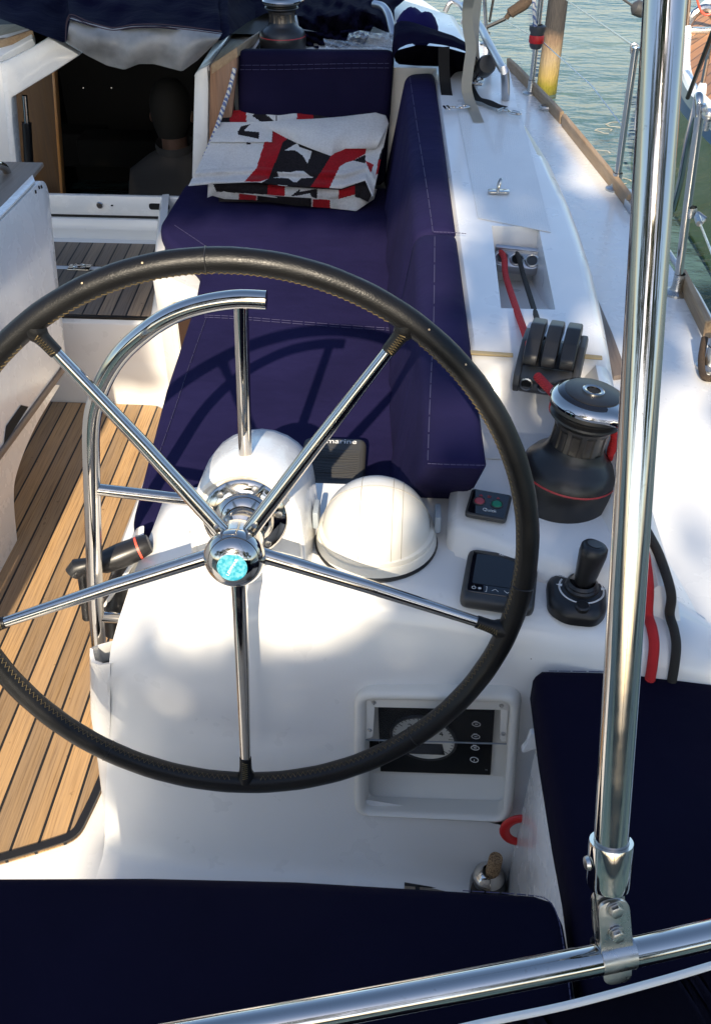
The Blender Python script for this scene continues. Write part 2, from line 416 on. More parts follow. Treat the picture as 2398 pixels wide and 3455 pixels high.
def text(name, s, size, m, parent, mtx, ext=.0004, label=None, shear=0, width=None):
    cu = bpy.data.curves.new(name, 'FONT'); cu.body = s; cu.size = size; cu.extrude = ext; cu.align_x = 'CENTER'; cu.align_y = 'CENTER'; cu.shear = shear
    o = bpy.data.objects.new(name, cu); COL.objects.link(o); dg = bpy.context.evaluated_depsgraph_get()
    me = bpy.data.meshes.new_from_object(o.evaluated_get(dg)); COL.objects.unlink(o); bpy.data.objects.remove(o)
    if width:
        xs = [v.co.x for v in me.vertices]; f_ = width / (max(xs) - min(xs)); me.transform(Matrix.Diagonal((f_, 1, 1, 1)))
    me.transform(Matrix.Translation(-base_of(parent)) @ mtx); me.materials.append(m)
    o2 = bpy.data.objects.new(name, me); COL.objects.link(o2); o2.parent = parent
    return o2
def surf_m(o, x, y):
    """matrix with local x,y axes given (roughly) and z their normal"""
    x = Vector(x).normalized(); z = x.cross(Vector(y)).normalized(); y = z.cross(x)
    return Matrix.Translation(o) @ Matrix((x, y, z)).transposed().to_4x4()
# ================================================================== WATER, QUAY, TREES ASTERN
b = BM(); bmesh.ops.create_grid(b, x_segments=1, y_segments=1, size=900); bmesh.ops.translate(b, verts=b.verts, vec=(0, 600, -.6))
tag(obj('water', b, M['water'], smooth=0), kind='structure')
b = BM(); box(b, (0, -34, -.2), (160, 50, 1.6), bev=.05)
tag(obj('quay', b, M['quay'], smooth=0), kind='structure')
E1 = Vector((cos(SUN_AZ), -sin(SUN_AZ), 0)); E2 = E1.cross(SD); E2 = E2 if E2.z > 0 else -E2
def lit(u, v):
    """openings between the leaves of the quayside trees, seen along the sun's rays"""
    n = .05 * sin(u * 23 + v * 11) + .04 * sin(u * 9 - v * 31 + 1)
    if u < -.565 + n * .25: return v < 1.97 and not (u < -.93 and v > 1.42)
    if u < .02 + n * .4:
        lo = 1.0 + .35 * n
        hi = 1.95
        if v < 1.12 and u > -.09: return False
        if v < 1.34 and u > -.06 + (v - 1.12) * .28: return False
        return lo < v < hi
    if .02 <= u < .36: return (1.36 < v < 1.62 and sin(u * 40 + v * 17) + sin(v * 47 - u * 13) > -.1) or v > 3.0
    if u >= .36: return (1.03 + n < v < 1.60 + n and sin(u * 31 - v * 19) + sin(v * 37 + u * 23) > -1.25) or (v > 2.10 and u < 3)
    return False
def leaf_mass(bm, cond, u0, u1, v0, v1, t0, t1, step, size):
    u = u0
    while u < u1:
        v = v0
        while v < v1:
            uu = u + random.uniform(-.5, .5) * step; vv = v + random.uniform(-.5, .5) * step
            if cond(uu, vv):
                p = E1 * uu + E2 * vv - SD * random.uniform(t0, t1)
                d = (SD + Vector((random.gauss(0, .45), random.gauss(0, .45), random.gauss(0, .45)))).normalized()
                x, y = frame(d); a = random.uniform(0, 6.28); s = size * random.uniform(.7, 1.25)
                ax = x * cos(a) + y * sin(a); ay = d.cross(ax)
                bm.faces.new([bm.verts.new(p + q_) for q_ in (ax * s, ay * s * .5 + ax * .2 * s, -ax * s, -ay * s * .5 + ax * .2 * s)])
            v += step
        u += step
tr = thing('quayside_tree', 'unseen leafy tree on the quay astern, crown shaped to shade the cockpit', 'tree', (1.2, -9.0, .6))
b = BM(); leaf_mass(b, lambda u, v: not lit(u, v), -2.6, 1.9, -.3, 3.2, 6.5, 10.5, .042, .075)  # unseen crown: leaves placed only where shade should fall on the boat
leaf_mass(b, lambda u, v: not lit(u, v), -2.6, 1.9, -.3, 3.2, 6.5, 10.5, .055, .075)
leaf_mass(b, lambda u, v: u > 1.7 or u < -2.5, -3.6, 3.4, -.2, 3.0, 7, 12, .14, .15)
obj('crown', b, M['leaf'], tr, 0)
b = BM(); tube(b, smooth_pts([(1.2, -9, .6), (1.3, -9.1, 2.2), (1.1, -9.0, 4), (.6, -9.2, 6.5)]), [.2, .19, .185, .18, .175, .17, .165, .16, .155, .15, .145, .14, .12, .10, .09, .08, .07, .05, .04], 10)
for a in range(7):
    p = Vector((1.15, -9.05, 3.4 + a * .35)); tube(b, [p, p + Vector((cos(a * 2.4) * .9, sin(a * 2.4) * .6, .7)), p + Vector((cos(a * 2.4) * 2.0, sin(a * 2.4) * 1.2, 1.5))], [.07, .045, .015], 7)
obj('trunk', b, M['bark'], tr)

def side_tree(loc, h, r, n, label):
    t = thing('quayside_tree', label, 'tree', loc); L = Vector(loc); b = BM()
    cl = [(L + Vector((random.gauss(0, r * .45), random.gauss(0, r * .45), h * random.uniform(.4, 1.0))), r * random.uniform(.25, .5)) for k in range(26)]
    for k in range(n):
        c_, cr = random.choice(cl); d = Vector((random.gauss(0, 1), random.gauss(0, 1), random.gauss(0, 1))).normalized(); p = c_ + d * cr * random.uniform(.5, 1)
        x, y = frame(d + Vector((0, 0, .3))); s_ = random.uniform(.12, .24)
        b.faces.new([b.verts.new(p + q_) for q_ in (x * s_, y * s_ * .6, -x * s_, -y * s_ * .6)])
    obj('crown', b, M['leaf'], t, 0)
    b = BM(); tube(b, [L, L + Vector((.1, 0, h * .4)), L + Vector((0, .1, h * .8))], [.22, .17, .06], 10); obj('trunk', b, M['bark'], t)
side_tree((-7.5, -10.5, .6), 8.5, 3.2, 3600, 'broad tree on the quay astern to port')
side_tree((7.8, -10, .6), 7.5, 3.0, 3400, 'broad tree on the quay astern to starboard')
side_tree((-15, -11, .6), 9, 3.6, 3200, 'tall tree far along the quay to port')
side_tree((15.5, -11.5, .6), 9, 3.6, 3200, 'tall tree far along the quay to starboard')

# ================================================================== THE YACHT
Y = thing('sailing_yacht', 'white sailing yacht with teak cockpit sole, seen from its stern', 'sailing yacht', (-1.3, 2, 0))
DGA, DGB = Vector((-.77, 2.66, 0)), Vector((-.56, 2.484, 0))      # slanted face below the wide end of the seat
def seatx(y):
    if y >= 2.66: return -.766 - .187 * (y - 2.67)
    if y >= DGB.y: return DGB.x + (DGA.x - DGB.x) * (y - DGB.y) / (DGA.y - DGB.y)
    return DGB.x + .012 * (DGB.y - y)
# sole
b = BM(); sheet(b, [[(-2.4, .1, -.003), (.9, .1, -.003)], [(-2.4, 2.8, -.003), (.9, 2.8, -.003)]]); obj('cockpit_liner', b, M['gelclean'], Y)
out = [(-2.2, .43), (-.741, 1.0), (-.66, 1.035), (-.605, 1.062), (-.587, 1.19), (-.585, 1.5), (-.59, 2.2), (-.605, 2.47), (-.755, 2.60), (-.80, 2.65), (-.86, 2.655), (-2.2, 2.655)]
out = rpoly(out, [0, .08, .04, .05, .1, 0, 0, .03, .03, .03, 0, 0])
b = BM(); prism(b, [(p.x, p.y, -.002) for p in out[::-1]], (0, 0, .008)); obj('cockpit_sole', b, M['teak'], Y, 20)
edge = [p for p in out if p.x > -2.1]
b = BM()
ins = inset(out, .016 if sum(a.x * c_.y - c_.x * a.y for a, c_ in zip(out, out[1:] + out[:1])) > 0 else -.016)
n_ = len(out)
for i in range(n_):
    j = (i + 1) % n_
    if out[i].y > 2.3 and out[j].y > 2.3: continue
    prism(b, [(out[i].x, out[i].y, .001), (out[j].x, out[j].y, .001), (ins[j].x, ins[j].y, .001), (ins[i].x, ins[i].y, .001)], (0, 0, .0085))
obj('caulked_edge', b, M['matt'], Y, 0)
b = BM(); prism(b, [(.03, .5, -.002), (.03, 1.0, -.002), (.2, .995, -.002), (.2, .5, -.002)], (0, 0, .008)); obj('aft_sole', b, M['teakaft'], Y, 20)
b = BM(); prism(b, [(.03, 1.0, .0), (.03, 1.018, .0), (.2, 1.012, .0), (.2, .995, .0)], (0, 0, .0075)); obj('caulked_edge', b, M['matt'], Y, 0)
# bridge step with its riser
b = BM(); prism(b, [(-2.4, 2.66, 0), (-2.4, 2.675, .15), (-2.4, 2.67, .285), (-2.4, 2.68, .30), (-2.4, 3.32, .30), (-2.4, 3.32, 0)], (2.4 + seatx(2.67) + .05, 0, 0), .004); st_ = obj('bridge_step', b, M['gel'], Y)
b = BM(); prism(b, [(-2.2, 2.69, .298), (seatx(2.69) - .03, 2.69, .298), (seatx(3.02) - .02, 3.02, .298), (-2.2, 3.02, .298)], (0, 0, .009), .002); obj('step_tread', b, M['teakstep'], st_)
b = BM(); prism(b, [(-2.2, 3.06, .298), (seatx(3.06) - .02, 3.06, .298), (seatx(3.25) - .02, 3.25, .298), (-2.2, 3.25, .298)], (0, 0, .009), .002); obj('step_tread', b, M['teakstep'], st_)
b = BM(); prism(b, [(-2.2, 2.676, .298), (seatx(2.67) - .03, 2.676, .298), (seatx(2.69) - .03, 2.6885, .298), (-2.2, 2.6885, .298)], (0, 0, .008)); obj('caulked_edge', b, M['matt'], st_, 0)
p = W(272, 898, z=.309); b = BM(); box(b, p - Vector((0, .01, 0)), (.075, .045, .004), bev=.0015); tube(b, [p + Vector((.022 * cos(a), .012 * sin(a) - .01, .006)) for a in [k * pi / 8 for k in range(16)]], .003, 8, closed=True); obj('lift_latch', b, M['chrome'], st_)
# seat locker front with its window
b = BM(); g = []
for y in (1.36, 1.6, 2.0, DGB.y - .01, DGB.y + .01, 2.56, 2.65, 2.67, 3.0, 3.32):
    x = seatx(y); g.append([(x + .02, y, -.002), (x, y, .03), (x - .002, y, .30), (x - .004, y, .445), (x + .006, y, .46), (x + .03, y, .462)])
sheet(b, g); fix(b); sf = obj('seat_locker_front', b, M['gel'], Y)
sx = (DGB - DGA).normalized(); nn = Vector((sx.y, -sx.x, 0)); nn = nn if nn.x < 0 else -nn
A = W(586, 985, pl=(nn.x, nn.y, 0, nn.dot(DGA))); B_ = W(588, 1262, pl=(nn.x, nn.y, 0, nn.dot(DGA)))
zt, zb = min(.445, A.z), B_.z; xm = (A + B_) / 2
mt = surf_m(Vector((xm.x, xm.y, (zt + zb) / 2)) + nn * .004, sx, (0, 0, 1))
h = (zt - zb) / 2
def rr(x0, x1, y0, y1, r): return rpoly([(x0, y0), (x1, y0), (x1, y1), (x0, y1)], r, 8)
b = BM(); o_ = rr(0, .175, -h, h, .045); i_ = rr(.026, .150, -h + .026, h - .026, .03)
for q0, q1, z0, z1 in ((o_, inset(o_, .008), -.002, .009), (inset(o_, .008), inset(i_, -.006), .009, .009), (inset(i_, -.006), i_, .009, .0)):
    for k in range(len(q0)): b.faces.new([b.verts.new(mt @ Vector((p.x, p.y, z))) for p, z in ((q0[k], z0), (q0[(k + 1) % len(q0)], z0), (q1[(k + 1) % len(q0)], z1), (q1[k], z1))])
bmesh.ops.remove_doubles(b, verts=b.verts, dist=1e-5); fix(b); wf = obj('window_frame', b, M['cream'], sf, 50)
b = BM(); b.faces.new([b.verts.new(mt @ Vector((p.x, p.y, .003))) for p in inset(i_, .012)]); obj('window_pane', b, M['window'], sf, 0)
# bulkhead, washboard, companionway
YB = 3.3
b = BM(); prism(b, [(-2.4, YB, .29), (-2.4, YB - .012, .34), (-2.4, YB - .006, .376), (-2.4, YB + .05, .378), (-2.4, YB + .05, .29)], (1.75, 0, 0), .003); bh = obj('bulkhead_sill', b, M['gel'], Y)
b = BM(); box(b, (-1.06, YB + .01, .384), (.74, .012, .012)); obj('sliding_track', b, M['black'], bh, 0)
b = BM(); box(b, (-1.06, YB + .006, .424), (.72, .02, .070), bev=.003); wb = obj('washboard', b, M['gelclean'], Y)
p = W(338, 692, y=YB - .005); b = BM(); lathe(b, [(0.0, .006), (.010, .006), (.0125, .003), (.0125, 0)], axis_m(p, (0, -1, 0)), 20); box(b, p + Vector((0, -.007, 0)), (.012, .002, .003)); obj('lock', b, M['chrome'], wb)
p = W(379, 693, y=YB - .004); b = BM(); prism(b, [p + Vector((q_.x, 0, q_.y)) for q_ in rr(-.004, .004, -.0025, .0025, .002)], (0, -.002, 0)); obj('key_hole', b, M['dark'], wb, 0)
p = W(538, 697, y=YB - .0045); b = BM(); prism(b, [p + Vector((q_.x, 0, q_.y)) for q_ in rr(-.036, .036, -.011, .011, .0105)], (0, -.002, 0)); obj('finger_slot', b, M['dark'], wb, 0)
# right jamb
jy = YB
b = BM(); prism(b, [W(*p, y=jy - .012) for p in ((648, 600), (657, 250), (672, 235), (700, 222), (704, 300), (700, 545), (690, 600))], (0, .07, 0), .004); obj('companionway_jamb', b, M['gel'], Y)
b = BM(); prism(b, [W(*p, y=jy - .022) for p in ((704, 560), (709, 225), (800, 165), (800, 235), (785, 370), (770, 480), (745, 600))], (0, .035, 0), .003); obj('teak_facing', b, M['trim'], Y)
b = BM(); prism(b, [W(711, 214, y=jy - .024) + Vector((0, 0, -.003)), W(800, 158, y=jy - .024), W(897, 92, y=3.9), W(800, 92, y=3.9)], (0, 0, -.03), .003); obj('teak_rail', b, M['trimy'], Y)
b = BM(); prism(b, [W(655, 255, y=jy - .008), W(706, 218, y=jy - .008), W(790, 95, y=3.8), W(745, 110, y=3.8)], (0, .01, -.02), .003); obj('hatch_runner', b, M['gel'], Y)
# left jamb and header
ly = YB - .01
b = BM(); prism(b, [W(*p, y=ly) for p in ((-60, 235), (5, 208), (40, 330), (62, 590), (-60, 590))], (0, .05, 0), .006)
obj('companionway_jamb', b, M['gel'], Y)
b = BM(); prism(b, [W(*p, y=ly - .012) for p in ((2, 212), (20, 206), (95, 168), (165, 127), (186, 138), (270, 186), (180, 245), (40, 330), (44, 420), (62, 590), (38, 590), (22, 420))], (0, .05, 0), .006)
obj('companionway_header', b, M['gelclean'], Y)
b = BM(); prism(b, [W(-80, 195, y=ly + .01), W(0, 197, y=ly + .01), W(112, 130, y=ly + .01), W(105, 92, y=ly + .06), W(-80, 140, y=ly + .06)], (0, .02, -.03), .004); obj('coachroof_edge', b, M['gel'], Y)
b = BM(); prism(b, [W(-80, 150, y=ly + .03), W(20, 135, y=ly + .03), W(112, 100, y=ly + .03), W(92, 80, y=3.6), W(-80, 85, y=3.6)], (0, 0, -.025), .004); obj('teak_rail', b, M['trimy'], Y)
# cabin interior
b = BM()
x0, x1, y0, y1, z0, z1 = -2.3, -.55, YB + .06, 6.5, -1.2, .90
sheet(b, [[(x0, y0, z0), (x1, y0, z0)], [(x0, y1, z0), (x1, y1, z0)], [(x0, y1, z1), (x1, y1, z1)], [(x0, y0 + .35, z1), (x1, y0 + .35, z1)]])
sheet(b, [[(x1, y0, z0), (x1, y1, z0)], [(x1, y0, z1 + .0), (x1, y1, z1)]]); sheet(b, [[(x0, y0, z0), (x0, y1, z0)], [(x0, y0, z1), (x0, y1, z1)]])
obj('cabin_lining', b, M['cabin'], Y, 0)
p0 = W(62, 250, y=3.75); 
b = BM(); prism(b, [W(-20, 240, y=3.72), W(176, 240, y=3.72), W(206, 690, y=3.72), W(-20, 690, y=3.72)], (0, .03, 0)); dr = obj('cabin_door', b, M['varnish'], Y, 20)
b = BM(); prism(b, [W(175, 240, y=3.712), W(184, 240, y=3.712), W(216, 690, y=3.712), W(206, 690, y=3.712)], (0, .04, 0), .002); obj('door_edge', b, M['orange'], dr)
b = BM(); tube(b, [W(84, 322, y=3.5), W(92, 418, y=3.5)], .0095, 12); gr = obj('grab_post', b, M['chrome'], Y)
b = BM(); tube(b, [W(91, 414, y=3.5), W(96, 500, y=3.5), W(102, 600, y=3.5)], .0165, 14); obj('grip_sleeve', b, M['black'], gr)
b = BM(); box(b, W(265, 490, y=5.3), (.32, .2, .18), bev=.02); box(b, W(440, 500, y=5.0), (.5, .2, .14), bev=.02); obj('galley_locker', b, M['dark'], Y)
for px, py in ((282, 297), (377, 297)):
    b = BM(); lathe(b, [(0, .006), (.004, .005), (.006, 0)], axis_m(W(px, py, y=5.2), (0, -1, .1)), 12); obj('cabin_knob', b, M['chrome'], Y)

# coaming, side deck, hull
ED = [W(*p, pl=COAM) for p in ((1407, 2), (1495, 26), (1560, 70), (1600, 200), (1660, 320), (1740, 410), (1812, 470), (1890, 630), (1945, 777), (1990, 920), (2022, 1075), (2052, 1240))]
ED += [W(2108, 1430, z=.785), W(2190, 1640, z=.73), W(2371, 2213, z=.63)]
ED.sort(key=lambda p: p.y)
def interp(tab, y):
    if y <= tab[0][0]: a, c_ = tab[0], tab[1]
    elif y >= tab[-1][0]: a, c_ = tab[-2], tab[-1]
    else:
        for a, c_ in zip(tab, tab[1:]):
            if a[0] <= y <= c_[0]: break
    t = (y - a[0]) / (c_[0] - a[0]); return a[1] + t * (c_[1] - a[1])
EDT = [(p.y, p.x) for p in ED]
def xo(y): return interp(EDT, y)
ZD = .55
def coam(y, z, xi, rec=0.0, zi=.45, sh=0.0, zo=None):
    zo = z if zo is None else zo
    o = xo(y); e = .0006; a, c_ = .178, .282
    a = max(a, xi + .03)
    P = [(xi - .012, y, zi), (xi, y, z - .012), (xi + .012, y, z), (a - e, y, z), (a + e, y, z - rec), (c_ - e, y, z - rec), (c_ + e if zo == z else max(c_ + e, o - .055), y, z), (max(o - .02, c_ + .01), y, zo), (o, y, zo - .006), (o + .012, y, zo - .022), (o + .035, y, zo - .10), (o + .06, y, ZD + .02), (o + .09, y, ZD)]
    return [(x, yy + sh * (min(x, .29) - .09), zz) for x, yy, zz in P]
secs = []
secs = []
XI = lambda y: .124 - .077 * (y - 1.235) / 2.085
PADZ = lambda y: .665 + .07 * (y - 1.25)
secs += [coam(1.10, .604, .34, 0, .595, 0, .604), coam(1.218, .617, .078, 0, .45, -.5, 0.672), coam(1.238, .622, .078, 0, .45, -.5, 0.682), coam(1.250, .655, .078, 0, .45, -.5, 0.688), coam(1.262, PADZ(1.262), .078, 0, .45, -.48, .694), coam(1.32, PADZ(1.32), .08, 0, .45, -.3, .725), coam(1.40, PADZ(1.4), .085, 0, .45, -.1, .765), coam(1.47, PADZ(1.47), .09, 0, .45, 0, .785), coam(1.51, PADZ(1.51) + .003, .09, 0, .45, 0, .795), coam(1.56, .75, .106, 0, .45, 0, .803), coam(1.575, .79, XI(1.575)), coam(1.595, .808, XI(1.595)), coam(1.64, zc(1.64), XI(1.64)), coam(1.75, zc(1.75), XI(1.75))]
secs += [coam(1.752, zc(1.75), XI(1.752), .008), coam(1.80, zc(1.8), XI(1.80), .03), coam(1.95, zc(1.95), XI(1.95), .08), coam(2.14, zc(2.14), XI(2.14), .13), coam(2.141, zc(2.14), XI(2.141))]
for y in (2.3, 2.6, 2.9, 3.2, 3.38): secs.append(coam(y, zc(y), XI(y)))
for y in (3.40,): secs.append([(-.62, y, .5), (-.615, y, zc(y) - .02), (-.60, y, zc(y)), (-.3, y, zc(y)), (-.2, y, zc(y)), (-.1, y, zc(y)), (.0, y, zc(y)), (xo(y) - .02, y, zc(y)), (xo(y), y, zc(y) - .006), (xo(y) + .012, y, zc(y) - .022), (xo(y) + .035, y, zc(y) - .1), (xo(y) + .06, y, ZD + .02), (xo(y) + .09, y, ZD)])
for y in (3.7, 4.1, 4.6, 5.2, 5.8):
    z = zc(y); o = xo(y); secs.append([(-.62, y, z - .3), (-.615, y, z), (-.60, y, z), (-.3, y, z), (-.2, y, z), (-.15, y, z), (min(-.1, o - .05), y, z), (o - .02, y, z), (o, y, z - .006), (o + .012, y, z - .022), (o + .035, y, z - .1), (o + .06, y, ZD + .02), (o + .09, y, ZD)])
b = BM(); loft(b, secs, False, False); fix(b)
coamo = obj('coaming', b, M['gel'], Y, 42)
lift = Vector((0, 0, .0012))
b = BM(); prism(b, [W(*p, pl=COAM) + lift for p in ((1540, 360), (1752, 365), (1858, 786), (1612, 738))][::-1], (0, 0, .0006)); obj('nonskid_panel', b, M['nonskid'], coamo, 0)
b = BM(); prism(b, [Vector((x, y, PADZ(y) + .0025)) for x, y in ((.14, 1.43), (.345, 1.43), (.345, 1.505), (.13, 1.505))], (0, 0, .001)); obj('nonskid_panel', b, M['nonskid'], coamo, 0)
b = BM(); prism(b, [Vector((x, y, z)) for x, y, z in ((.095, 1.578, .806), (.19, 1.572, .806), (.19, 1.580, .808), (.095, 1.588, .808))], (0, 0, .004), .001); obj('sealant_bead', b, mat('aged_sealant', (.5, .38, .2), .6), coamo); b = BM(); prism(b, [Vector((x, y, z)) for x, y, z in ((.31, 1.576, .806), (.35, 1.572, .806), (.35, 1.580, .808), (.31, 1.586, .808))], (0, 0, .004), .001); obj('sealant_bead', b, mat('aged_sealant', (.5, .38, .2), .6), coamo)
TOE = [(.5, .75), (1.2, .755), (1.6, .75), (2.207, .713), (2.449, .716), (3.1, .66), (3.975, .546), (4.663, .426), (5.6, .22), (7, -.2), (9, -1.1)]
def xt(y): return interp(TOE, y)
b = BM(); g = []
for y in (.3, .8, 1.2, 1.6, 2.0, 2.4, 2.8, 3.2, 3.6, 4.0, 4.6, 5.2, 5.8, 7, 9): g.append([(xo(y) + .06 if y < 5.8 else xo(5.8) - (y - 5.8) * .5, y, ZD), (xt(y) + .02, y, ZD), (xt(y) + .035, y, ZD - .02), (xt(y) + .03, y, -.2), (xt(y) - .08, y, -.7)])
sheet(b, g); fix(b); obj('side_deck', b, M['gelclean'], Y, 40)
def board(p, q_, h0, wd, m, nm, par):
    """straight board on edge between two deck points"""
    p, q_ = Vector(p), Vector(q_); d = (q_ - p).normalized(); s = Vector((d.y, -d.x, 0)) * wd
    b = BM(); prism(b, [p, p + s, p + s + Vector((0, 0, h0)), p + Vector((0, 0, h0))], q_ - p, .003); return obj(nm, b, m, par)
ts = [(4.75, 4.4), (4.4, 4.02), (4.02, 3.62), (3.62, 3.06)]
b = BM()
def toe_piece(ya, yb):
    b = BM(); n = max(2, int(abs(ya - yb) / .12)); secs = []
    for k in range(n + 1):
        y = ya + (yb - ya) * k / n; x = xt(y); secs.append([(x, y, ZD - .001), (x - .004, y, ZD + .045), (x + .012, y, ZD + .048), (x + .022, y, ZD - .001)])
    loft(b, secs); fix(b); bmesh.ops.bevel(b, geom=b.edges[:], offset=.0025, segments=1, affect='EDGES', clamp_overlap=True); return obj('toe_rail', b, M['trimy'], Y, 30)
toe_piece(4.78, 3.93); toe_piece(3.90, 3.03); toe_piece(2.47, 2.17); toe_piece(2.12, 1.75)
b = BM(); tube(b, [(xt(y) + .035, y, ZD + .004) for y in (3.0, 2.7, 2.4, 2.1, 1.8, 1.5, 1.2)], .008, 8); obj('rubbing_strip', b, M['alloy'], Y)
b = BM(); P1 = [W(*p, z=ZD + .012) for p in ((1966, 890), (2012, 1000), (2064, 1120), (2116, 1262), (2070, 1268), (2028, 1120), (1988, 990))]; prism(b, P1, (0, 0, -.014), .002); obj('deck_board', b, M['greywood'], Y)

# helm console ------------------------------------------------------------------
HC = thing('helm_console', 'white moulded helm console behind the big black wheel', 'helm console', (-.15, 1.2, 0))
def crest(x): return 1.125 if x < 0 else interp([(0, 1.125), (.1, 1.105), (.2, 1.085), (.3, 1.065), (.4, 1.05), (.5, 1.04)], x)
def csec(x, zr, zc_, dx=0.0, ry=0.0):
    c = crest(x); f = lambda t: x + dx * t
    return [(f(0), 1.44 - ry, .25), (f(0), 1.435 - ry, zr - .02), (f(0), 1.42 - ry, zr), (f(0), 1.34 - ry * .8, zr), (f(0), 1.25 - ry * .5, zr - (zr - zc_) * .5), (f(0), c + .045, zc_), (f(0), c + .018, zc_ - .006), (f(.05), c - .002, zc_ - .022), (f(.1), c - .014, max(zc_ - .05, .484)), (f(.2), c - .022, max(zc_ - .10, .467)), (f(.4), c - .026, .436), (f(.7), c - .068, .185), (f(.95), c - .085, .06), (f(1), c - .095, .02), (f(1), c - .115, .002), (f(1), c - .16, -.002)]
L1 = [W(512, 1788, y=1.34), W(463, 1878, y=1.28), W(369, 2198, y=1.12)]
left = [(-.452, 1.44, .25), (-.45, 1.435, .545), (-.45, 1.42, .56), (-.452, 1.34, .557), (-.466, 1.25, .535), (-.478, 1.165, .497), (-.482, 1.14, .482), (-.485, 1.122, .466), (-.489, 1.112, .44), (-.494, 1.105, .41), (-.497, 1.102, .36), (-.530, 1.065, .14), (-.542, 1.05, .05), (-.546, 1.045, .02), (-.548, 1.03, .002), (-.55, .98, -.002)]
secs = [left, csec(-.418, .592, .520, -.08), csec(-.36, .605, .560, -.06), csec(-.30, .615, .59, -.04), csec(-.2, .62, .612), csec(-.052, .62, .62), csec(.08, .62, .62), csec(.203, .62, .62), csec(.3, .62, .62), csec(.40, .61, .618, 0, .22), csec(.50, .58, .60, 0, .29)]
b = BM(); V_ = [[b.verts.new(Vector(p)) for p in s_] for s_ in secs]
for i_s, (a_, c_) in enumerate(zip(V_, V_[1:])):
    for k in range(len(a_) - 1):
        if i_s in (5, 6) and k == 10: continue            # opening of the engine panel
        b.faces.new((a_[k], a_[k + 1], c_[k + 1], c_[k]))
wall = [[Vector(p), Vector((-.556, max(min(p[1], 1.44), 1.0), 0)) if p[2] > .05 else Vector(p)] for p in left[2:13]]
sheet(b, wall); bmesh.ops.remove_doubles(b, verts=b.verts, dist=1e-5); fix(b)
hb = obj('console_body', b, M['gel'], HC, 50)
# bearing housing
NW = Vector((sin(R(3.0)) * cos(R(12.4)), -cos(R(3.0)) * cos(R(12.4)), sin(R(12.4))))   # wheel axle, pointing aft
WC = Vector((-.238, 1.053, .755))
b = BM(); hs = []
hcx, hcz = -.243, .712
for k, (sc_, y, dz) in enumerate(((.90, 1.172, .0), (.955, 1.166, .004), (.985, 1.168, .008), (1.0, 1.178, .010), (1.02, 1.25, -.002), (1.03, 1.30, -.012), (1.02, 1.345, -.025), (.96, 1.375, -.035), (.8, 1.392, -.05), (.5, 1.40, -.07))):
    r = .089 * sc_; pts = []
    yo = lambda z: -(z - .7) * .22 * (1 if k < 5 else -.2) * -1
    for a in range(0, 13):
        t = pi * a / 12; x = hcx + cos(t) * r; z = hcz + dz + sin(t) * r; pts.append((x, y + (z - .70) * .22 * max(0, 1 - k / 8), z))
    wd = r + .012
    pts = [(hcx + wd + .012, y - .02 * max(0, 1 - k / 6), .50), (hcx + r + .006, y - .005, .62)] + pts + [(hcx - r - .006, y - .005, .62), (hcx - wd - .012, y - .02 * max(0, 1 - k / 6), .50)]
    hs.append(pts)
loft(b, hs); fix(b); obj('bearing_housing', b, M['gelclean'], HC, 40)
# tube pocket on the console's left side
ptop = [(-.484, 1.110, .452), (-.512, 1.128, .428), (-.536, 1.152, .408), (-.5425, 1.166, .410), (-.545, 1.18, .414), (-.543, 1.20, .40), (-.50, 1.21, .41)]
pmid = [(-.499, 1.094, .33), (-.525, 1.105, .31), (-.545, 1.118, .293), (-.551, 1.132, .295), (-.553, 1.15, .30), (-.55, 1.20, .31), (-.50, 1.235, .33)]
plow = [(-.517, 1.076, .20), (-.530, 1.083, .20), (-.540, 1.09, .20), (-.545, 1.10, .20), (-.548, 1.12, .20), (-.548, 1.18, .20), (-.52, 1.20, .20)]
pend = [(-.535, 1.06, .11), (-.538, 1.064, .11), (-.541, 1.07, .11), (-.543, 1.075, .11), (-.545, 1.08, .11), (-.545, 1.10, .11), (-.54, 1.11, .11)]
pint = [(x + .006, y + .004 if k < 4 else y - .003, z + .001) for k, (x, y, z) in enumerate(ptop)]
pinb = [(x + .008, y + .004 if k < 4 else y - .003, z - .07) for k, (x, y, z) in enumerate(ptop)]
b = BM(); loft(b, [pend, plow, pmid, ptop, pint, pinb], False, False); fix(b); obj('tube_pocket', b, M['gelclean'], HC, 40)
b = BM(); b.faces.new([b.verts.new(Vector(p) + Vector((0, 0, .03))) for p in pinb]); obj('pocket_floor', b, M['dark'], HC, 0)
# lever side panel
b = BM(); prism(b, [(-.46, 1.30, .54), (-.47, 1.36, .555), (-.50, 1.42, .50), (-.57, 1.45, .33), (-.55, 1.30, .40)], (-.012, 0, -.005), .004); obj('lever_panel', b, M['gelclean'], HC)
b = BM(); lathe(b, [(.0, .03), (.03, .03), (.036, .02), (.038, 0)], axis_m((-.525, 1.33, .36), (-1, 0, .1)), 24); obj('lever_boss', b, M['black'], HC)
